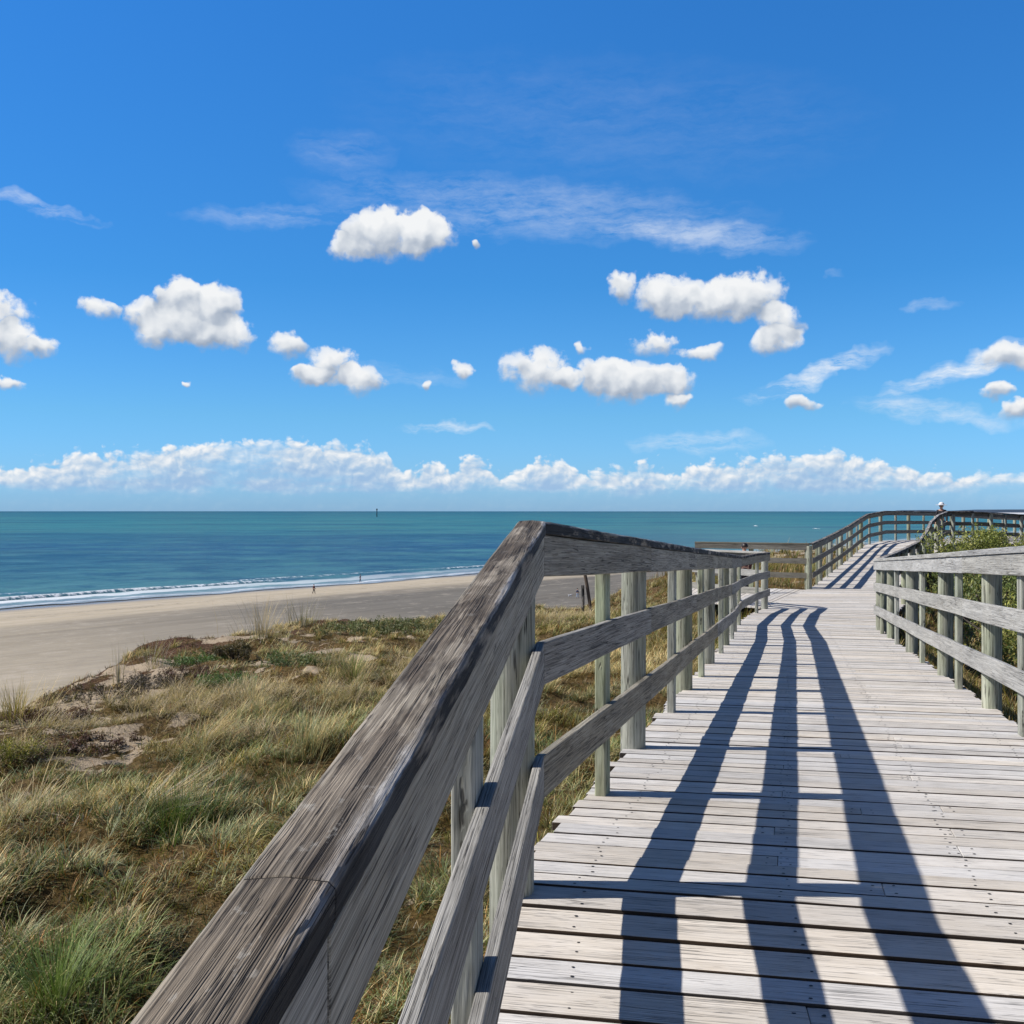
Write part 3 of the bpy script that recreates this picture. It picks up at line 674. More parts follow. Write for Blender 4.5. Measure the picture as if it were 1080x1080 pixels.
def plant_mat(name, trans=.3, rough=.55):
    m, t, b = material(name); c = t.new('ShaderNodeVertexColor', layer_name='c').outputs[0]
    t.link(c, b.inputs['Base Color']); b.inputs['Roughness'].default_value = rough; b.inputs['Specular IOR Level'].default_value = .35
    tl = t.new('ShaderNodeBsdfTranslucent'); t.link(t.mix(.2, c, col3(.3, .35, .05)), tl.inputs[0]); ms = t.new('ShaderNodeMixShader'); ms.inputs[0].default_value = trans
    t.link(b.outputs[0], ms.inputs[1]); t.link(tl.outputs[0], ms.inputs[2])
    out = [n for n in t.n if n.type == 'OUTPUT_MATERIAL'][0]; t.link(ms.outputs[0], out.inputs[0]); return m
M['grass'] = plant_mat('dune_grass'); M['leaf'] = plant_mat('shrub_leaf', .22, .5)
GREEN = np.array((.185, .25, .065)); DEEP = np.array((.08, .14, .025)); PALE = np.array((.46, .48, .26)); STRAW = np.array((.74, .56, .27)); OLIVE = np.array((.30, .25, .045)); RUST = np.array((.36, .15, .035)); GREY = np.array((.48, .44, .36)); RED = np.array((.11, .045, .03))

def scatter(n, x0, x1, y0, y1, dens):
    x = rng.uniform(x0, x1, n); y = rng.uniform(y0, y1, n); k = rng.uniform(0, 1, n) < dens(x, y); return x[k], y[k]
def view_keep(x, y, m=.06):
    """only what lies in or near the view (and a margin for a step to the side)"""
    return (np.abs(x) < y*(.5+m)+1.6) & (y > 2)
def grass_layer(name, tufts, per, lenr, widr, colfn, spread, leanr, curlr, bias=(.25, -.1)):
    tx, ty = tufts; nt = len(tx)
    if nt == 0: return
    d = np.hypot(tx, ty); L0 = rng.uniform(*lenr, nt)*(.6+.75*sstep(.35, .62, fbm(tx*2.0, ty*2.0, 8, 3)))
    taz = rng.uniform(0, 2*np.pi, nt)
    idx = np.repeat(np.arange(nt), per); n = len(idx)
    r = np.abs(rng.normal(0, 1, n))*spread; a = rng.uniform(0, 2*np.pi, n)
    x = tx[idx]+r*np.cos(a); y = ty[idx]+r*np.sin(a)
    ok = deck_mask(x, y) < .5; x = x[ok]; y = y[ok]; idx = idx[ok]; a = a[ok]; n = len(x)
    z = ground_z(x, y)-.01
    length = L0[idx]*rng.uniform(.55, 1.25, n)
    dd = np.hypot(x, y); width = rng.uniform(*widr, n)*(1+dd*.055)
    fx = np.cos(a)*.8+bias[0]+.9*np.cos(taz[idx])+.35*(fbm(x*.5, y*.5, 91, 2)-.5); fy = np.sin(a)*.8+bias[1]+.9*np.sin(taz[idx])
    az = np.arctan2(fy, fx)+rng.normal(0, .65, n)
    lean = rng.uniform(*leanr, n); curl = rng.uniform(*curlr, n)
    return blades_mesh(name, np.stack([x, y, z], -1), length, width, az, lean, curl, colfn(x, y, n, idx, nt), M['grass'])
def mixc(a, b_, k): k = np.clip(k, 0, 1)[:, None]; return a*(1-k)+b_*k
def green_col(x, y, n, idx, nt):
    z_ = fbm(x*.55, y*.55, 101, 3); z2 = fbm(x*1.6, y*1.6, 131, 3)
    c = mixc(np.tile(GREEN, (n, 1)), DEEP, sstep(.45, .65, z_)); c = mixc(c, OLIVE, sstep(.5, .66, z2)*.8)
    tb = rng.uniform(0, 1, nt)[idx]; cl_ = fbm(x*1.1, y*1.1, 181, 3); c = mixc(c, DEEP*.9, sstep(.50, .62, cl_)*.8*sstep(11, 6, y)); c = mixc(c, PALE, sstep(.35, .95, tb)*.8)
    c = mixc(c, STRAW, (rng.uniform(0, 1, n) < (.20+.35*sstep(.48, .58, fbm(x*.5, y*.5, 151, 3))+.38*sstep(9, 13, y)))*rng.uniform(.4, 1, n))
    c = mixc(c, RUST, (rng.uniform(0, 1, n) < .14)*.8)
    return c*rng.choice((.4, .8, 1.1, 1.7), (n, 1), p=(.2, .35, .3, .15))*(.5+.75*sstep(.36, .60, fbm(x*2.0, y*2.0, 8, 3)))[:, None]  # blade colour dimmed in ground hollows to paint their shade
def low_dens(x, y):
    s = sand_mask(x, y); mt = mat_mask(x, y); n_ = fbm(x*.9, y*.9, 171, 4)
    bd_ = sstep(-5.0, -3.2, edge_dist(x, y)+(fbm(x*.7, y*.7, 47, 3)-.5)*2)*sstep(26, 20, y)
    return np.where(view_keep(x, y), (1-s*.95)*(1-.85*mt)*(1-.72*bd_)*sstep(.22, .36, n_+.05), 0)*np.clip(7/(np.hypot(x, y)+1), .16, 1)
# soft short tussocks
tf = scatter(52000, -12, 6, 2.2, 32, low_dens)
grass = grass_layer('dune_grass', tf, 38, (.085, .18), (.0032, .0055), green_col, .06, (.2, 1.0), (.3, 1.2))
tag(grass, 'short grey green and straw dune grass covering the slope beside the boardwalk', 'grass', kind='stuff')
# under-thatch of flat dry bits and mossy olive shoots
def th_dens(x, y):
    s = sand_mask(x, y); return np.where(view_keep(x, y), (1-.62*s)*(.55+.45*mat_mask(x, y)), 0)*np.clip((5/(np.hypot(x, y)+1))**1.3, .10, 1)
def th_col(x, y, n, idx, nt):
    z2 = fbm(x*1.2, y*1.2, 231, 3); mt = mat_mask(x, y)
    c = mixc(np.tile(OLIVE, (n, 1)), RUST, sstep(.42, .6, z2)); c = mixc(c, GREY, (rng.uniform(0, 1, n) < .25)*.9); c = mixc(c, STRAW, (rng.uniform(0, 1, n) < .25)*.9); c = mixc(c, DEEP, (rng.uniform(0, 1, n) < .2)*.9)
    c = mixc(c, RED, mt*.85*(rng.uniform(0, 1, n) < .85)); return c*rng.choice((.25, .6, 1., 1.5), (n, 1))
tf = scatter(95000, -12, 6, 2.2, 32, th_dens)
th = grass_layer('dry_thatch', tf, 24, (.03, .09), (.003, .006), th_col, .08, (.3, 1.4), (0, .7))
tag(th, 'rusty brown moss and dead plant litter between the grass tussocks', 'moss', kind='stuff')
# dry straw drifts, longer and arching, mid slope
DR = [(-4.6, 14.2, 1.4, .7), (-5.2, 10.4, 1.0, .4), (-3.9, 7.3, .8, .3), (-2.9, 16.2, .9, .9), (-3.6, 12.4, 1.3, .9), (-2.6, 13.6, 1.2, 1.), (-5.2, 12.2, 1.0, .6), (-3.2, 10.6, .9, .5), (-1.7, 15.3, .8, 1.2), (-1.3, 18.5, .8, 1.6), (-6.6, 12, .8, .8), (1, 23.5, 1.5, 1.5), (-2.3, 5.1, .6, .25), (-1.4, 3.9, .35, .2)]
def dr_dens(x, y):
    m_ = np.zeros(x.shape)
    for sx, sy, rx, ry in DR: m_ = np.maximum(m_, np.exp(-(((x-sx)/rx)**2+((y-sy)/ry)**2)))
    return sstep(.35, .8, m_+.5*(fbm(x*1.5, y*1.5, 301, 3)-.5))*.9
def dr_col(x, y, n, idx, nt): return mixc(mixc(np.tile(STRAW, (n, 1)), GREY, rng.uniform(0, .7, n)), OLIVE, (rng.uniform(0, 1, n) < .25)*.8)*rng.uniform(.7, 1.3, (n, 1))
tf = scatter(7500, -9, 4, 3, 27, dr_dens)
st = grass_layer('straw_drift', tf, 34, (.18, .38), (.0026, .0042), dr_col, .08, (.3, 1.1), (.3, 1.2), bias=(.7, -.2))
tag(st, 'bleached straw coloured dead grass lying in drifts across the middle of the dune', 'dead grass', kind='stuff')
# rough tall grass round the far path and along the brow beyond
def far_dens(x, y):
    return np.where((x < y*.56+2) & (x > 4.2) & (y > 20) & (edge_dist(x, y) < 1.5), 1, 0)*(1-.75*sand_mask(x, y))*.8
def far_col(x, y, n, idx, nt):
    c = mixc(np.tile(OLIVE*1.1, (n, 1)), STRAW, (rng.uniform(0, 1, n) < .45)*1.); c = mixc(c, RUST, (rng.uniform(0, 1, n) < .25)*.9); return mixc(c, GREEN, (rng.uniform(0, 1, n) < .3)*1.)*rng.uniform(.6, 1.2, (n, 1))
tf = scatter(4200, 3, 30, 20, 52, far_dens)
fg = grass_layer('rough_grass', tf, 26, (.28, .5), (.004, .006), far_col, .12, (.1, .7), (.2, .9))
tag(fg, 'taller rusty and straw rough grass around the far ramp', 'grass', kind='stuff')
# right-hand side near ground
def rt_dens(x, y): return np.where((x > 2.0) & (x < y*.56+2.5), .7, 0)
tf = scatter(3500, 2, 16, 3, 24, rt_dens)
rg = grass_layer('verge_grass', tf, 26, (.2, .38), (.003, .005), far_col, .10, (.1, .8), (.2, .9))
tag(rg, 'rough olive grass growing under the shrubs right of the boardwalk', 'grass', kind='stuff')

# individual marram clumps that stand out
def clump(x, y, n, ln, spread, colfn, label, name='marram_grass', cat='grass clump', bias=(0, 0), lean=(.05, .55), curl=(.2, .9), wid=(.0035, .0055), group=None):
    z = float(ground_z(np.array(x), np.array(y)))-.02; root_z = z
    r = np.abs(rng.normal(0, 1, n))*spread; a = rng.uniform(0, 2*np.pi, n)
    px = x+r*np.cos(a); py = y+r*np.sin(a); pz = ground_z(px, py)-.02
    az = np.arctan2(np.sin(a)+bias[1]*2, np.cos(a)+bias[0]*2)+rng.normal(0, .4, n)
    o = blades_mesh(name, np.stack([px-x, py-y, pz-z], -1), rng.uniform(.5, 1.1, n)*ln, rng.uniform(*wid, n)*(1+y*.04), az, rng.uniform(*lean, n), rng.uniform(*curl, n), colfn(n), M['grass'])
    o.location = (x, y, z); tag(o, label, cat, group); return o
def cf(base, alt_, p, var=.3):
    return lambda n: mixc(np.tile(base, (n, 1)), alt_, (rng.uniform(0, 1, n) < p)*1.)*rng.uniform(1-var, 1+var, (n, 1))
def at(px, py, e=None):
    """where the view ray through a pixel meets the dune"""
    dx = (px-540)/F_PX; dz = (py-540)/F_PX; ys_ = np.linspace(2, 60, 6000); zz = ground_z(dx*ys_, ys_); ray = EYE-dz*ys_
    k = np.argmax(ray < zz); return dx*ys_[k], ys_[k]
MG = 'marram clumps standing out from the dune'
x, y = at(372, 718); clump(x, y, 260, .55, .16, cf(GREEN*1.1, STRAW, .4), 'upright green marram clump beside the worn handrail, near the sand patch', group=MG)
x, y = at(275, 745); clump(x-.1, y, 150, .5, .2, cf(STRAW, PALE, .4), 'straw coloured marram clump below the bright green shrub', group=MG)
x, y = at(215, 785); clump(x, y, 240, .75, .14, cf(STRAW*1.1, PALE, .35), 'long pale blades sprawling to the right over the middle of the slope', bias=(.9, -.2), lean=(.6, 1.25), curl=(.1, .5), group=MG)
x, y = at(150, 855); clump(x, y, 140, .6, .12, cf(STRAW*1.1, GREY, .4), 'thin bleached blades fanned out low on the slope above the grey tussocks', bias=(.7, .1), lean=(.7, 1.3), curl=(.1, .4), group=MG)
x, y = at(15, 760); clump(x, y, 320, .6, .3, cf(OLIVE*1.2, STRAW, .5), 'loose olive marram clump at the left edge of the brow', group=MG)
x, y = at(125, 722); clump(x, y, 26, .8, .05, cf(GREY, OLIVE, .5), 'lone tall thin stalks standing up against the beach', lean=(0, .15), curl=(0, .25), group=MG)
x, y = at(277, 672); clump(x, y, 120, .95, .3, cf(STRAW, GREY, .4), 'wispy pale stalks rising over the brow in front of the beach', lean=(.0, .5), curl=(.1, .6), group=MG)
x, y = at(318, 662); clump(x, y, 90, 1.0, .35, cf(GREY, OLIVE, .4), 'sparse tall stalks on the brow below the two strollers', lean=(0, .5), curl=(.1, .5), group=MG)
x, y = at(160, 700); clump(x, y, 60, .6, .2, cf(GREY, OLIVE, .5), 'small wiry stalks on the brow behind the reddish mat', lean=(0, .7), group=MG)
x, y = at(330, 790); clump(x, y, 200, .5, .15, cf(PALE, STRAW, .5), 'pale tuft with arching tips right of the sprawling dry blades', bias=(.5, 0), group=MG)
x, y = at(60, 1050); clump(x, y, 520, .36, .15, cf(DEEP*1.4, GREEN*1.5, .5), 'lush deep green tussock in the bottom left corner', wid=(.003, .0045), lean=(.1, .8), group=MG)
x, y = at(185, 870); clump(x, y, 420, .36, .2, cf(DEEP*1.2, GREEN, .5), 'dark green soft tussock left of the handrail at mid slope', wid=(.003, .0045), group=MG)

# leafy shrubs: leaves on a cloud of small shoots, plus woody stems
def shrub(x, y, rx, ry, h, n, leaf, cols, label, name='coastal_shrub', cat='shrub', group=None, lobes=9, z=None, flat=0., seedk=1):
    z = float(ground_z(np.array(x), np.array(y))) if z is None else z
    root = empty(name, (x, y, z-.02)); tag(root, label, cat, group)
    lb = np.stack([rng.uniform(-.75, .75, lobes)*rx, rng.uniform(-.75, .75, lobes)*ry, rng.uniform(.25, .72, lobes)*h], -1)
    lb[:, 2] *= 1-.45*((lb[:, 0]/rx)**2+(lb[:, 1]/ry)**2)
    lr = rng.uniform(.22, .42, lobes)*min(rx, ry, h*(1.3 if h > .3 else 1.9))*1.15
    shoots = int(n/14); li = rng.integers(0, lobes, shoots)
    u = rng.normal(0, 1, (shoots, 3)); u /= np.linalg.norm(u, axis=1)[:, None]; u[:, 2] = np.abs(u[:, 2])*.9+.05*u[:, 2]
    tip = lb[li]+u*(lr[li]*rng.uniform(.75, 1.3, shoots))[:, None]; dr = u*.6+np.array([0, 0, .75]); dr /= np.linalg.norm(dr, axis=1)[:, None]
    k = np.repeat(np.arange(shoots), 14); s_ = rng.uniform(-.17, .03, len(k))*max(.5, h); pos = tip[k]+dr[k]*s_[:, None]+rng.normal(0, leaf*.45, (len(k), 3))
    pos[:, 2] = np.maximum(pos[:, 2], .02)
    N = len(pos); nrm = rng.normal(0, 1, (N, 3))+np.array([-.35, -.2, .9]); nrm /= np.linalg.norm(nrm, axis=1)[:, None]
    ta = np.cross(nrm, rng.normal(0, 1, (N, 3))); ta /= np.linalg.norm(ta, axis=1)[:, None]; ta[:, 2] += .35; tb = np.cross(nrm, ta)
    ls = leaf*rng.uniform(.6, 1.3, N); 
    V = np.stack([pos-ta*ls[:, None]*.5, pos+tb*ls[:, None]*.22, pos+ta*ls[:, None]*.6, pos-tb*ls[:, None]*.22], 1)
    F = np.arange(N*4).reshape(N, 4)
    me = bpy.data.meshes.new('foliage'); me.vertices.add(N*4); me.vertices.foreach_set('co', V.astype(np.float32).ravel()); me.loops.add(N*4); me.loops.foreach_set('vertex_index', F.ravel().astype(np.int32))
    me.polygons.add(N); me.polygons.foreach_set('loop_start', np.arange(0, N*4, 4, dtype=np.int32)); me.polygons.foreach_set('loop_total', np.full(N, 4, np.int32)); me.update()
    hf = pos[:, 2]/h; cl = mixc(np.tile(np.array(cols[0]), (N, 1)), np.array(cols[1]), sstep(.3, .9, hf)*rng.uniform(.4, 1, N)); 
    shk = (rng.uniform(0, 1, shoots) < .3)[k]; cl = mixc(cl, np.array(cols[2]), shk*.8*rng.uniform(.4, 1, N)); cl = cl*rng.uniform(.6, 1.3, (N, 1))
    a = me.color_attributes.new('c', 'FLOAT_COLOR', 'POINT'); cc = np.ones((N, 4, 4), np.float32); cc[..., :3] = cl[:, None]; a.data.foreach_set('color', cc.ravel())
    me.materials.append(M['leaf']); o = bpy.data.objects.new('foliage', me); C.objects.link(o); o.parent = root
    mb = MB()
    for i in range(min(26, lobes*3) if h > .3 else 4):
        tgt = lb[i % lobes]+rng.normal(0, .25, 3)*lr[i % lobes]; r_ = .012*h+.003
        a0 = Vector((tgt[0]*.15, tgt[1]*.15, -.05)); a1 = Vector((tgt[0]*.6, tgt[1]*.6, tgt[2]*.45)); a2 = Vector(tgt)
        prof = [(r_*math.cos(q), r_*math.sin(q)) for q in (0, 1.26, 2.51, 3.77, 5.03)]
        mb.sweep([a0, a1, a2], prof)
    st_ = mb.build('stem', M['joist']); st_.parent = root
    return root
SC = ((.08, .115, .022), (.35, .385, .075), (.50, .46, .12)); SC2 = ((.06, .09, .025), (.22, .28, .07), (.38, .36, .10))
BG = 'shrubs behind the right railing'
shrub(11.1, 24.6, 1.2, 1.3, 2.2, 19000, .055, SC, 'yellow green bush rising above the right railing, under the far walkway', group=BG, lobes=16)
shrub(10.35, 22.4, .8, 1.1, 1.55, 9000, .05, SC2, 'darker low bush against the far right ramp railing', group=BG, lobes=10)
shrub(12.6, 26.4, .95, 1.2, 1.95, 11000, .055, SC, 'olive bush behind the tallest bush, under the bending rail', group=BG, lobes=12)
shrub(6.55, 12.4, 1.2, 1.6, 1.25, 14000, .042, SC, 'sunlit yellow green bush seen between the right railing posts', group=BG, lobes=16)
shrub(5.3, 9.2, .8, 1.2, .95, 9000, .036, SC, 'bush spreading below the boards right beside the thick right-hand posts', group=BG, lobes=12)
shrub(8.2, 16.6, 1.3, 1.6, 1.35, 10000, .046, SC2, 'dark green bush behind the end of the near right railing', group=BG, lobes=14)
shrub(8.0, 13.6, 1.3, 1.6, 1.3, 9000, .046, SC2, 'dark bush in the hollow behind the sunlit yellow green bush', group=BG, lobes=14)
GS = ((.05, .10, .02), (.12, .23, .05), (.16, .24, .06)); BS = ((.05, .035, .015), (.13, .11, .035), (.12, .08, .04))
LG = 'small plants along the dune brow'
def brow(px, py, rx, h, n, cols, label, leaf=.03):
    x, y = at(px, py); return shrub(x, y, rx, rx*.8, h, n, leaf, cols, label, name='low_dune_plant', cat='plant', group=LG, lobes=8 if h > .3 else 46)
RM = ((.05, .022, .016), (.16, .065, .045), (.17, .10, .06))
brow(240, 726, .6, .18, 4500, GS, 'bright green cushion plant on the slope between red mat and straw', .028)
brow(312, 703, .6, .20, 3500, ((.06, .10, .03), (.15, .21, .06), (.22, .24, .09)), 'wide grey green cushion plant right of the small dark bush', .03)
brow(207, 703, .55, .18, 4000, GS, 'small bright green plant on the brow silhouetted against the beach', .028)
brow(247, 697, .45, .38, 4200, ((.06, .045, .02), (.17, .14, .05), (.16, .11, .05)), 'small round brown bush standing on the brow', .03)
brow(400, 667, 1.5, .20, 7000, ((.08, .11, .03), (.19, .22, .07), (.25, .22, .10)), 'long low green thicket along the far brow', .035)
brow(448, 664, 1.3, .20, 5000, ((.08, .11, .03), (.18, .20, .07), (.25, .22, .10)), 'green thicket at the far brow touching the handrail', .035)
brow(110, 735, .9, .13, 7000, ((.05, .03, .025), (.15, .09, .07), (.12, .13, .06)), 'purplish brown heath-like mat on the left brow', .024)
brow(45, 760, .7, .12, 6000, RM, 'reddish brown creeping plant at the left end of the brow', .022)
brow(175, 722, .8, .13, 7000, ((.05, .035, .03), (.14, .10, .08), (.22, .19, .15)), 'dark grey brown mat behind the bright green cushion', .024)
brow(10, 805, .5, .24, 3600, ((.10, .12, .02), (.40, .38, .06), (.5, .42, .06)), 'yellow flowered little bush at the left edge of the slope', .020)
brow(285, 742, .5, .14, 4000, ((.06, .045, .02), (.18, .13, .05), (.18, .11, .06)), 'small brown bush under the grey green cushion', .024)
brow(75, 790, .8, .10, 6000, RM, 'rusty red mat beside the bright sand patch', .022)
brow(215, 712, .8, .11, 6000, RM, 'reddish mat behind the bright green cushion, seaward of it', .022)

# leaning weathered stakes beyond the rail
x, y = 1.98, 27.2; z = float(ground_z(np.array(x), np.array(y)))
root = empty('weathered_stakes', (x, y, z)); tag(root, 'two leaning weathered stakes in the dune behind the left railing', 'stakes')
for (dx, top, r_) in ((.16, (-.16, 0, 1.45), .045), (-.10, (-.07, .05, .78), .04)):
    mb = MB(); prof = [(r_*math.cos(q*math.pi/4)*(1+.15*(q % 2)), r_*math.sin(q*math.pi/4)) for q in range(8)]
    mb.sweep([Vector((x+dx, y, z-.2)), Vector((x+dx*.6+top[0]*.45, y+.02, z+top[2]*.5)), Vector((x+dx*.3+top[0], y, z+top[2]))], prof); mb.build('stake', M['joist'] if dx > 0 else M['capw'], root)

# ------------------------------------------------------------------ people
def flat(name, c, r=.8):
    m, t, b = material(name); g_ = t.new('ShaderNodeTexCoord').outputs['Object']; n_ = t.noise(g_, 14, 4, .6)
    t.link(t.mix(t.maprange(n_, .3, .7), col3(*[k*.7 for k in c]), col3(*[k*1.15 for k in c])), b.inputs['Base Color']); b.inputs['Roughness'].default_value = r; return m
M['skin'] = flat('skin', (.48, .27, .19), .55); M['black'] = flat('black_cloth', (.018, .016, .022)); M['navy'] = flat('navy_cloth', (.03, .045, .10)); M['white'] = flat('white_cloth', (.78, .78, .80)); M['hair'] = flat('dark_hair', (.02, .014, .012), .5); M['maroon'] = flat('dark_maroon_cloth', (.075, .018, .025)); M['pale'] = flat('pale_blue_cloth', (.35, .45, .60)); M['hatred'] = flat('hat_band', (.12, .03, .04))
def skin_mesh(name, chains, mat, parent, lv=2):
    """chains: list of [(x,y,z,r),...]; shared points weld the skeleton together"""
    pts = {}; vs = []; rs = []; es = []
    for ch in chains:
        last = None
        for p in ch:
            k = tuple(round(c_, 4) for c_ in p[:3])
            if k not in pts: pts[k] = len(vs); vs.append(k); rs.append(p[3])
            if last is not None and last != pts[k]: es.append((last, pts[k]))
            last = pts[k]
    me = bpy.data.meshes.new(name); me.from_pydata(vs, es, []); o = bpy.data.objects.new(name, me); C.objects.link(o); o.parent = parent
    sk = o.modifiers.new('skin', 'SKIN'); sl = me.skin_vertices[0].data if me.skin_vertices else None
    if sl is None:
        bpy.context.view_layer.objects.active = o; 
        sl = me.skin_vertices[0].data
    for i, r_ in enumerate(rs): sl[i].radius = (r_, r_)
    sl[0].use_root = True
    sb = o.modifiers.new('sub', 'SUBSURF'); sb.levels = lv; sb.render_levels = lv; me.materials.append(mat)
    sk.use_smooth_shade = True
    return o
def person(label, loc, H, facing, top, trousers, hair='hair', hat=None, stride=.18, arms=(.15, -.1), fingers=False, lean=0., group=None, pack=None):
    root = empty('person', loc); root.rotation_euler = (0, 0, facing); tag(root, label, 'person', group)
    k = H/1.75
    def q(x, y, z, r_): return (x*k, (y+lean*max(0, z-.9))*k, z*k, r_*k)
    pel = q(0, 0, .96, .115); ch = []
    ch.append([pel, q(0, .0, 1.12, .11), q(0, 0, 1.30, .125), q(0, 0, 1.44, .085), q(0, .01, 1.52, .05), q(0, .025, 1.60, .075), q(0, .03, 1.68, .082), q(0, .02, 1.73, .045)])
    cloth = [[pel, q(0, 0, 1.12, .13), q(0, 0, 1.30, .145), q(0, 0, 1.42, .10)]]; leg_c = [[pel, q(0, 0, 1.03, .125)]]
    for s_, st_, ar in ((1, stride, arms[0]), (-1, -stride, arms[1])):
        hip = q(.09*s_, 0, .90, .088); kn = q(.095*s_, .5*st_+.03, .50, .06); an = q(.095*s_, st_-.03, .09, .04); toe = q(.10*s_, st_+.13, .035, .035)
        ch.append([pel, hip, kn, an, toe]); leg_c.append([pel, (hip[0], hip[1], hip[2], hip[3]*1.1), (kn[0], kn[1], kn[2], kn[3]*1.15), (an[0], an[1], an[2]+.03, an[3]*1.4)])
        sh = q(.17*s_, 0, 1.42, .055); el = q(.235*s_, ar*.4, 1.13, .04); wr = q(.24*s_, ar+.06, .90, .026); pm = q(.24*s_, ar+.10, .82, .035)
        chest = q(0, 0, 1.44, .085); ch.append([chest, sh, el, wr, pm])
        if fingers:
            for fi in range(4): ch.append([pm, q((.24+.0)*s_, ar+.075+.022*fi, .765, .010), q(.235*s_, ar+.08+.022*fi, .735-.008*(fi in (1, 2)), .008)])
            ch.append([wr, q(.225*s_, ar+.12, .85, .012), q(.215*s_, ar+.15, .81, .009)])
        cc = q(0, 0, 1.42, .10); cloth.append([cc, (sh[0], sh[1], sh[2], sh[3]*1.3), (el[0], el[1], el[2], el[3]*1.45), (wr[0], wr[1], wr[2]+.02, wr[3]*1.6)])
    skin_mesh('body', ch, M['skin'], root); skin_mesh('jacket', cloth, M[top], root); skin_mesh('trousers', leg_c, M[trousers], root)
    def ell(name, c, r_, mat, zc=-1, n=14):
        v = []; f = []
        for i in range(n+1):
            th_ = math.pi*i/n
            for j in range(n*2):
                ph = math.pi*j/n; zz = math.cos(th_); v.append(((c[0]+r_[0]*math.sin(th_)*math.cos(ph))*k, (c[1]+lean*.75+r_[1]*math.sin(th_)*math.sin(ph))*k, (c[2]+r_[2]*max(zz, zc))*k))
        for i in range(n):
            for j in range(n*2): f.append((i*2*n+j, (i+1)*2*n+j, (i+1)*2*n+(j+1) % (2*n), i*2*n+(j+1) % (2*n)))
        me = bpy.data.meshes.new(name); me.from_pydata(v, [], f); me.polygons.foreach_set('use_smooth', [True]*len(f)); me.materials.append(mat); o = bpy.data.objects.new(name, me); C.objects.link(o); o.parent = root; return o
    ell('hair', (0, -.005, 1.66), (.098, .115, .118), M[hair], zc=-.15)
    ell('nose', (0, .118, 1.625), (.013, .018, .02), M['skin'])
    for s_ in (-1, 1): ell('ear', (.085*s_, .03, 1.63), (.012, .02, .032), M['skin']); ell('eye', (.032*s_, .103, 1.645), (.012, .008, .009), M['black'])
    if hat:
        ell('hat_brim', (0, .02, 1.70), (.27, .28, .02), M[hat]); ell('hat', (0, .02, 1.71), (.13, .14, .13), M[hat], zc=0)
    if pack: ell('backpack', (0, -.19, 1.25), (.16, .10, .23), M[pack])
    return root
def beach_z(x, y): b_ = shore_b(x, y); return b_*.022 if b_ < 15 else .33+min(b_-15, 60)*.006
def on_beach(px, py):
    y = 150.
    for _ in range(30): x = (px-540)/1080*y; y = (EYE-max(beach_z(x, y), 0.02))*1080/(py-540)
    x = (px-540)/1080*y; return (x, y, beach_z(x, y))
x, y, z = on_beach(331, 627.5); person('dark clad walker on the dry sand, left of the other two beach walkers', (x, y, z), 1.72, -.9, 'maroon', 'black', stride=.2)
x, y, z = on_beach(380, 615.5); person('navy clad person standing at the water edge by the surf', (x, y, max(z, .05)), 1.72, 1.9, 'navy', 'navy', stride=.14)
x, y, z = on_beach(609, 632); person('person in pale blue on the damp sand seen under the handrail peak', (x, y, z), 1.65, -1.0, 'navy', 'pale', stride=.16)
person('dark haired person in a maroon top half hidden behind the platform rails', (5.36, 23.6, 12.96), 1.29, .3, 'maroon', 'black', arms=(.05, .05), stride=.03, fingers=True)
person('person in a wide white sun hat and dark top on the far walkway bend', (16.25, 38.75, EYE-1.13), 1.40, 2.7, 'black', 'navy', hat='white', arms=(.12, .12), stride=.05, fingers=True)
# pale dog beside the damp-sand walker
x, y, z = on_beach(600.5, 631)
root = empty('dog', (x, y, z)); tag(root, 'small white dog on the damp sand beside the walker in pale blue', 'dog'); root.rotation_euler = (0, 0, .2)
skin_mesh('body', [[(0, 0, .36, .085), (.18, 0, .37, .10), (.30, 0, .40, .08), (.38, 0, .50, .055), (.45, 0, .53, .06), (.54, 0, .50, .03)], [(0, 0, .36, .085), (-.12, 0, .38, .08), (-.22, 0, .45, .02), (-.30, 0, .54, .012)],
  [(.30, 0, .40, .08), (.29, .07, .26, .035), (.27, .07, .13, .022), (.30, .07, .02, .024)], [(.30, 0, .40, .08), (.29, -.07, .26, .035), (.32, -.07, .13, .022), (.36, -.07, .02, .024)],
  [(-.12, 0, .38, .08), (-.09, .07, .26, .05), (-.17, .07, .13, .022), (-.13, .07, .02, .024)], [(-.12, 0, .38, .08), (-.12, -.07, .26, .05), (-.22, -.07, .13, .022), (-.18, -.07, .02, .024)]], M['white'], root)
for s_ in (-1, 1):
    mb = MB(); mb.sweep([Vector((.43, .04*s_, .56)), Vector((.42, .06*s_, .62))], [(-.02, -.01), (.02, -.01), (0, .015)]); o = mb.build('ear', M['hatred']); o.parent = root
# channel beacon out on the horizon
d = 2600.; x = (397.5-540)/1080*d
root = empty('channel_beacon', (x, d, 0)); tag(root, 'tiny dark navigation beacon standing on the sea horizon at left', 'beacon')
mb = MB(); mb.sweep([Vector((x, d, -1)), Vector((x, d, 6)), Vector((x, d, 17))], [(1.*math.cos(i), 1.*math.sin(i)) for i in (0, 1.05, 2.1, 3.14, 4.19, 5.24)]); mb.build('tower', M['black'], root)
mb = MB(); mb.sweep([Vector((x, d, 17)), Vector((x, d, 21))], [(1.7*math.cos(i), 1.7*math.sin(i)) for i in (0, 1.05, 2.1, 3.14, 4.19, 5.24)]); mb.build('lantern', M['black'], root)

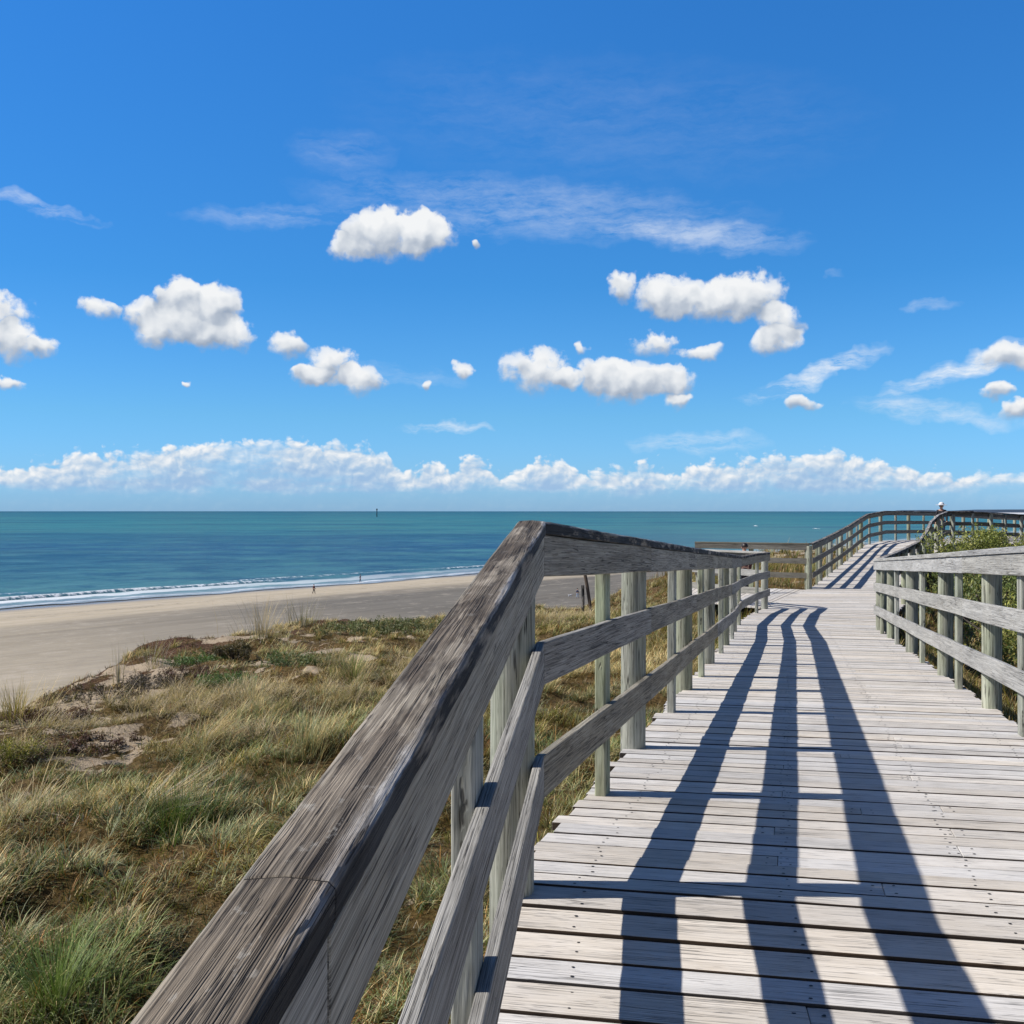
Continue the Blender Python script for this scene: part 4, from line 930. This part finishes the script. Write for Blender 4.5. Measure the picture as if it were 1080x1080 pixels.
# ------------------------------------------------------------------ sky
SUN_EL = math.radians(43.8); SUN_AZ = math.radians(-90.0)      # azimuth from +Y, clockwise
Wd = bpy.data.worlds.new('World'); S.world = Wd; Wd.use_nodes = True; t = NT(Wd.node_tree)
bg = Wd.node_tree.nodes['Background']; STR = .085; bg.inputs[1].default_value = STR
sky = t.new('ShaderNodeTexSky'); sky.sky_type = 'NISHITA'; sky.sun_disc = False; sky.sun_elevation = SUN_EL; sky.sun_rotation = SUN_AZ; sky.altitude = 0; sky.air_density = 1.0; sky.dust_density = .35; sky.ozone_density = 1.6
gen = t.new('ShaderNodeTexCoord').outputs['Generated']; s_ = t.new('ShaderNodeSeparateXYZ'); t.link(gen, s_.inputs[0])
az = t.math('MULTIPLY', t.math('ARCTAN2', s_.outputs[0], s_.outputs[1]), 57.2958); el = t.math('MULTIPLY', t.math('ARCSINE', s_.outputs[2]), 57.2958)
cmb = t.new('ShaderNodeCombineXYZ'); t.link(az, cmb.inputs[0]); t.link(el, cmb.inputs[1]); PP = cmb.outputs[0]
def ang(px, py):
    x = (px-540)/1080; z = (539-py)/1080; return math.degrees(math.atan(x)), math.degrees(math.atan(z/math.sqrt(1+x*x)))
base_c = sky.outputs[0]
SKY_GRADE = t.vmath('SCALE', t.ramp(t.maprange(el, 0, 40), [(.0, col3(.56/2.5, 1.08/2.5, 2.2/2.5)), (.13, col3(.50/2.5, 1.10/2.5, 1.74/2.5)), (.31, col3(.32/2.5, 1.04/2.5, 1.74/2.5)), (.66, col3(.31/2.5, 1.16/2.5, 2.05/2.5))]), None, 2.5)
# billow noises
wn = t.new('ShaderNodeTexNoise'); wn.noise_dimensions = '2D'; wn.inputs['Scale'].default_value = .55; wn.inputs['Detail'].default_value = 3; wn.inputs['Roughness'].default_value = .55; t.link(PP, wn.inputs['Vector'])
wv = t.vmath('SUBTRACT', wn.outputs['Color'], (.5, .5, .5))
PW = t.vmath('ADD', PP, t.vmath('MULTIPLY', wv, (1.9, 1.2, 0)))
def puffs(off, sc, det, rough=.5):
    p = t.vmath('ADD', PP, off) if off else PP
    p = t.vmath('ADD', p, t.vmath('MULTIPLY', wv, (.6, .6, 0)))
    v = t.new('ShaderNodeTexVoronoi'); v.voronoi_dimensions = '2D'; v.feature = 'SMOOTH_F1'; v.inputs['Smoothness'].default_value = .7; v.inputs['Scale'].default_value = sc; v.inputs['Detail'].default_value = det; v.inputs['Roughness'].default_value = rough; v.inputs['Lacunarity'].default_value = 2.2; v.normalize = True
    t.link(p, v.inputs['Vector']); return t.math('SUBTRACT', 1, t.math('MULTIPLY', v.outputs['Distance'], 1.5))
B0 = puffs(None, .62, 2.6); B1 = puffs((-.30, .34, 0), .62, 1.6)
B0s = puffs(None, .62, 1.6)
HF = t.noise(t.vmath('ADD', PP, t.vmath('MULTIPLY', wv, (.3, .3, 0))), 1.7, 7, .62, dim='2D')
relief = t.math('SUBTRACT', B0s, B1)
CUM = [(415, 248, 60, 32), (392, 246, 38, 26), (448, 248, 40, 26), (372, 263, 30, 17), (500, 257, 8, 8),
 (205, 330, 52, 36), (188, 312, 26, 24), (228, 318, 30, 24), (145, 333, 36, 18), (102, 325, 20, 15), (238, 354, 40, 22), (178, 350, 44, 22),
 (0, 330, 36, 26), (12, 360, 38, 26), (50, 366, 22, 16), (5, 404, 30, 10),
 (307, 363, 23, 20), (350, 386, 38, 23), (380, 402, 34, 18), (326, 396, 22, 12), (484, 390, 13, 12), (449, 406, 8, 8), (198, 405, 5, 6),
 (566, 392, 43, 29), (662, 405, 52, 29), (640, 396, 36, 24), (702, 403, 38, 21), (712, 424, 18, 10), (612, 368, 11, 9), (598, 400, 20, 14),
 (655, 303, 18, 20), (702, 312, 38, 28), (748, 320, 62, 24), (788, 311, 46, 32), (822, 337, 30, 24), (818, 360, 30, 18),
 (692, 362, 34, 16), (738, 372, 30, 11), (846, 426, 24, 11), (1050, 414, 20, 11), (1075, 432, 26, 12), (1065, 376, 42, 18)]
Fs = None; Ys = None
for (cx, cy, rx, ry) in CUM:
    a, e_ = ang(cx, cy); cs = math.cos(math.radians(a)); k = 57.2958/1080
    m_ = t.mapping(PW, (rx*k*cs*cs, ry*k*cs, 1), (a, e_, 0), (0, 0, 0), 'TEXTURE')
    d2 = t.vmath('DOT_PRODUCT', m_, m_); f_ = t.math('SUBTRACT', 1, d2, clamp=True)
    sy = t.new('ShaderNodeSeparateXYZ'); t.link(m_, sy.inputs[0])
    yy = t.math('MULTIPLY', f_, sy.outputs[1])
    Fs = f_ if Fs is None else t.math('ADD', Fs, f_); Ys = yy if Ys is None else t.math('ADD', Ys, yy)
ly = t.math('DIVIDE', Ys, t.math('MAXIMUM', Fs, .02))
Fc = t.math('MINIMUM', Fs, 1.15)
D = t.math('ADD', Fc, t.math('ADD', t.math('MULTIPLY', t.math('SUBTRACT', B0, .55), 1.0), t.math('MULTIPLY', t.math('SUBTRACT', HF, .5), 1.15)))
edge = t.maprange(ly, -.7, .6, 1.15, .52, True)
alpha = t.maprange(t.math('SUBTRACT', D, .13), 0, edge, 0, 1, True)
alpha = t.math('MULTIPLY', alpha, t.maprange(Fs, 0, .34, 0, 1, True))
alpha = t.math('MULTIPLY', alpha, t.maprange(Fs, .05, .8, .6, 1))
sh = t.math('ADD', t.math('MULTIPLY', ly, .95), t.math('ADD', .55, t.math('MULTIPLY', relief, 1.0)))
sh = t.math('ADD', sh, t.math('MULTIPLY', t.math('SUBTRACT', HF, .5), .25))
sh = t.math('ADD', sh, t.math('MULTIPLY', t.math('SUBTRACT', 1, t.math('MINIMUM', D, 1)), .22))
ccol = t.ramp(t.maprange(sh, 0, 1.15), [(.0, col3(.34, .41, .52)), (.28, col3(.50, .56, .65)), (.52, col3(.72, .76, .81)), (.85, col3(.90, .915, .93))])
def scl(c_, k): return t.vmath('SCALE', c_, None, k)
# bank of cumulus low over the horizon
fc = t.new('ShaderNodeFloatCurve'); pts = [(-40, 480), (0, 487), (40, 483), (80, 476), (150, 474), (200, 466), (300, 463), (380, 468), (412, 476), (430, 495), (446, 494), (457, 479), (470, 493), (486, 484), (502, 479), (516, 484), (530, 494), (548, 491), (566, 483), (584, 480), (600, 489), (626, 496), (655, 490), (694, 485), (712, 496), (726, 489), (750, 486), (800, 480), (850, 472), (900, 478), (950, 488), (1000, 494), (1080, 497), (1200, 500)]
cv = fc.mapping.curves[0]; lo, hi = -60., 60.
def nx_(px): return (ang(px, 500)[0]-lo)/(hi-lo)
cv.points[0].location = (0, .35); cv.points[1].location = (1, .3)
for px, py in pts: cv.points.new(nx_(px), ang(px, py)[1]/8.)
fc.mapping.update(); t.put(fc.inputs['Value'], t.maprange(az, lo, hi))
top = t.math('MULTIPLY', fc.outputs[0], 8.)
def bbil(off, det=1.8):
    p = t.mapping(t.vmath('ADD', PP, off) if off else PP, (1.0, 1.2, 1)); p = t.vmath('ADD', p, t.vmath('MULTIPLY', wv, (.9, .7, 0)))
    v = t.new('ShaderNodeTexVoronoi'); v.voronoi_dimensions = '2D'; v.feature = 'SMOOTH_F1'; v.inputs['Smoothness'].default_value = .5; v.inputs['Scale'].default_value = .95; v.inputs['Detail'].default_value = det; v.inputs['Roughness'].default_value = .5; v.inputs['Lacunarity'].default_value = 2.3; v.normalize = True; t.link(p, v.inputs['Vector'])
    return t.math('SUBTRACT', 1, t.math('MULTIPLY', v.outputs['Distance'], 1.5))
BB = bbil((7, 3, 0)); BB1 = bbil((7-.16, 3.2, 0))
hgt = t.math('SUBTRACT', top, el)
bd = t.math('ADD', hgt, t.math('ADD', t.math('MULTIPLY', t.math('SUBTRACT', BB, .60), 1.3), t.math('MULTIPLY', t.math('SUBTRACT', HF, .5), .45)))
ba = t.math('MULTIPLY', t.maprange(bd, 0, .40, 0, 1, True), t.maprange(hgt, -.75, -.35, 0, 1))
brk = t.noise(t.mapping(PP, (.22, .7, 1), (3.7, 0, 0)), 1, 5, .65, dim='2D')
bot = t.maprange(t.math('ADD', el, t.math('MULTIPLY', t.math('SUBTRACT', brk, .5), 1.2)), .8, 1.5, 0, 1, True); ba = t.math('MULTIPLY', ba, t.math('ADD', .10, t.math('MULTIPLY', bot, .90)))
ba = t.math('MULTIPLY', ba, t.maprange(brk, .34, .5, .55, 1))
bs = t.math('ADD', t.maprange(hgt, -.3, 1.9, 1.0, .12), t.math('ADD', t.math('MULTIPLY', t.math('SUBTRACT', BB, BB1), 1.15), t.math('MULTIPLY', t.math('SUBTRACT', HF, .5), .12)))
bcol = t.ramp(bs, [(0, col3(.34, .52, .76)), (.35, col3(.45, .61, .80)), (.65, col3(.66, .75, .85)), (.95, col3(.90, .92, .94))])
# cirrus wisps
CIR = [(560, 222, 260, 34, -4, .24), (745, 250, 120, 18, -6, .34), (300, 228, 120, 14, 4, .2), (40, 216, 75, 8, -8, .4), (850, 400, 75, 12, 20, .75), (905, 379, 38, 12, 15, .5), (470, 452, 55, 6, 2, .65), (735, 466, 80, 13, 0, .45), (955, 430, 60, 16, -8, .45),
 (1000, 394, 80, 13, 14, .75), (1060, 372, 48, 16, 12, .85), (975, 322, 30, 7, 0, .25), (880, 290, 10, 5, 0, .1), (430, 395, 70, 12, -6, .18), (360, 160, 60, 25, 0, .12), (1030, 440, 50, 12, -12, .35), (640, 130, 300, 70, -4, .05)]
cn = t.noise(t.mapping(t.vmath('ADD', PP, t.vmath('MULTIPLY', wv, (1.2, .8, 0))), (.16, 1.0, 1), rot=(0, 0, math.radians(4))), 1, 7, .68, dim='2D')
cn2 = t.noise(t.mapping(PP, (.9, 2.2, 1), rot=(0, 0, math.radians(-14))), 1, 5, .7, dim='2D')
Cs = None
for (cx, cy, rx, ry, rt, op) in CIR:
    a, e_ = ang(cx, cy); cs = math.cos(math.radians(a)); k = 57.2958/1080
    m_ = t.mapping(PW, (rx*k*cs, ry*k*cs, 1), (a, e_, 0), (0, 0, math.radians(rt)), 'TEXTURE')
    f_ = t.math('MULTIPLY', t.math('SUBTRACT', 1, t.vmath('DOT_PRODUCT', m_, m_), clamp=True), op); Cs = f_ if Cs is None else t.math('ADD', Cs, f_)
cir = t.math('MULTIPLY', Cs, t.maprange(t.math('ADD', t.math('MULTIPLY', cn, .75), t.math('MULTIPLY', cn2, .25)), .38, .66, .05, 1.25)); cir = t.math('MINIMUM', cir, .92)
inv = 1/STR
seen = t.math('MULTIPLY', t.maprange(t.math('ABSOLUTE', az), 42, 85, 1, 0, True), t.maprange(el, 29, 46, 1, 0, True))
# clear deep-blue band over the sea; unseen dome elsewhere made dimmer and less blue to cut the fill
grade = t.mix(seen, col3(.56, .65, .88), SKY_GRADE)
grade = t.mix(1.0, grade, t.ramp(t.maprange(az, -35, 35), [(0, col3(.80, .86, .90)), (.5, col3(1, 1, 1)), (1, col3(1.0, 1.0, 1.0))]), 'MULTIPLY')
skyc = t.mix(1.0, base_c, grade, 'MULTIPLY')
c = t.mix(cir, skyc, scl(t.mix(.15, col3(.86, .91, .96), col3(.86, .91, .96)), inv))
c = t.mix(ba, c, scl(bcol, inv)); c = t.mix(alpha, c, scl(ccol, inv))
bg2 = t.new('ShaderNodeBackground'); bg2.inputs[1].default_value = STR; t.link(c, bg2.inputs[0]); t.link(skyc, bg.inputs[0])
# above the cloud field and below the horizon the plain sky is enough
zone = t.math('MULTIPLY', t.math('GREATER_THAN', el, -.05), t.math('LESS_THAN', el, 31)); zone = t.math('MULTIPLY', zone, t.math('LESS_THAN', t.math('ABSOLUTE', az), 60))
msh = t.new('ShaderNodeMixShader'); t.link(zone, msh.inputs[0]); t.link(bg.outputs[0], msh.inputs[1]); t.link(bg2.outputs[0], msh.inputs[2])
t.link(msh.outputs[0], [n for n in t.n if n.type == 'OUTPUT_WORLD'][0].inputs[0])
Wd.cycles.sampling_method = 'MANUAL'; Wd.cycles.sample_map_resolution = 256
sun = bpy.data.lights.new('sun', 'SUN'); sun.energy = 5.0; sun.angle = math.radians(.53); sun.color = (1, .955, .89)
so = bpy.data.objects.new('sun', sun); C.objects.link(so)
sd = Vector((math.sin(SUN_AZ)*math.cos(SUN_EL), math.cos(SUN_AZ)*math.cos(SUN_EL), math.sin(SUN_EL)))
so.rotation_euler = (-sd).to_track_quat('-Z', 'Y').to_euler(); so.location = sd*50+Vector((0, 10, 15))

# ------------------------------------------------------------------ camera
cam = bpy.data.cameras.new('camera'); co = bpy.data.objects.new('camera', cam); C.objects.link(co); S.camera = co
cam.sensor_width = 36; cam.sensor_fit = 'HORIZONTAL'; cam.lens = 36*F_PX/1080; cam.clip_start = .05; cam.clip_end = 120000
co.location = (0, 0, EYE); co.rotation_euler = (math.radians(90-.055), 0, 0)
S.view_settings.view_transform = 'Standard'; S.view_settings.look = 'None'; S.view_settings.exposure = 0; S.view_settings.gamma = 1
S.render.engine = 'CYCLES'; S.cycles.max_bounces = 6; S.cycles.diffuse_bounces = 1; S.cycles.glossy_bounces = 2; S.cycles.transparent_max_bounces = 6
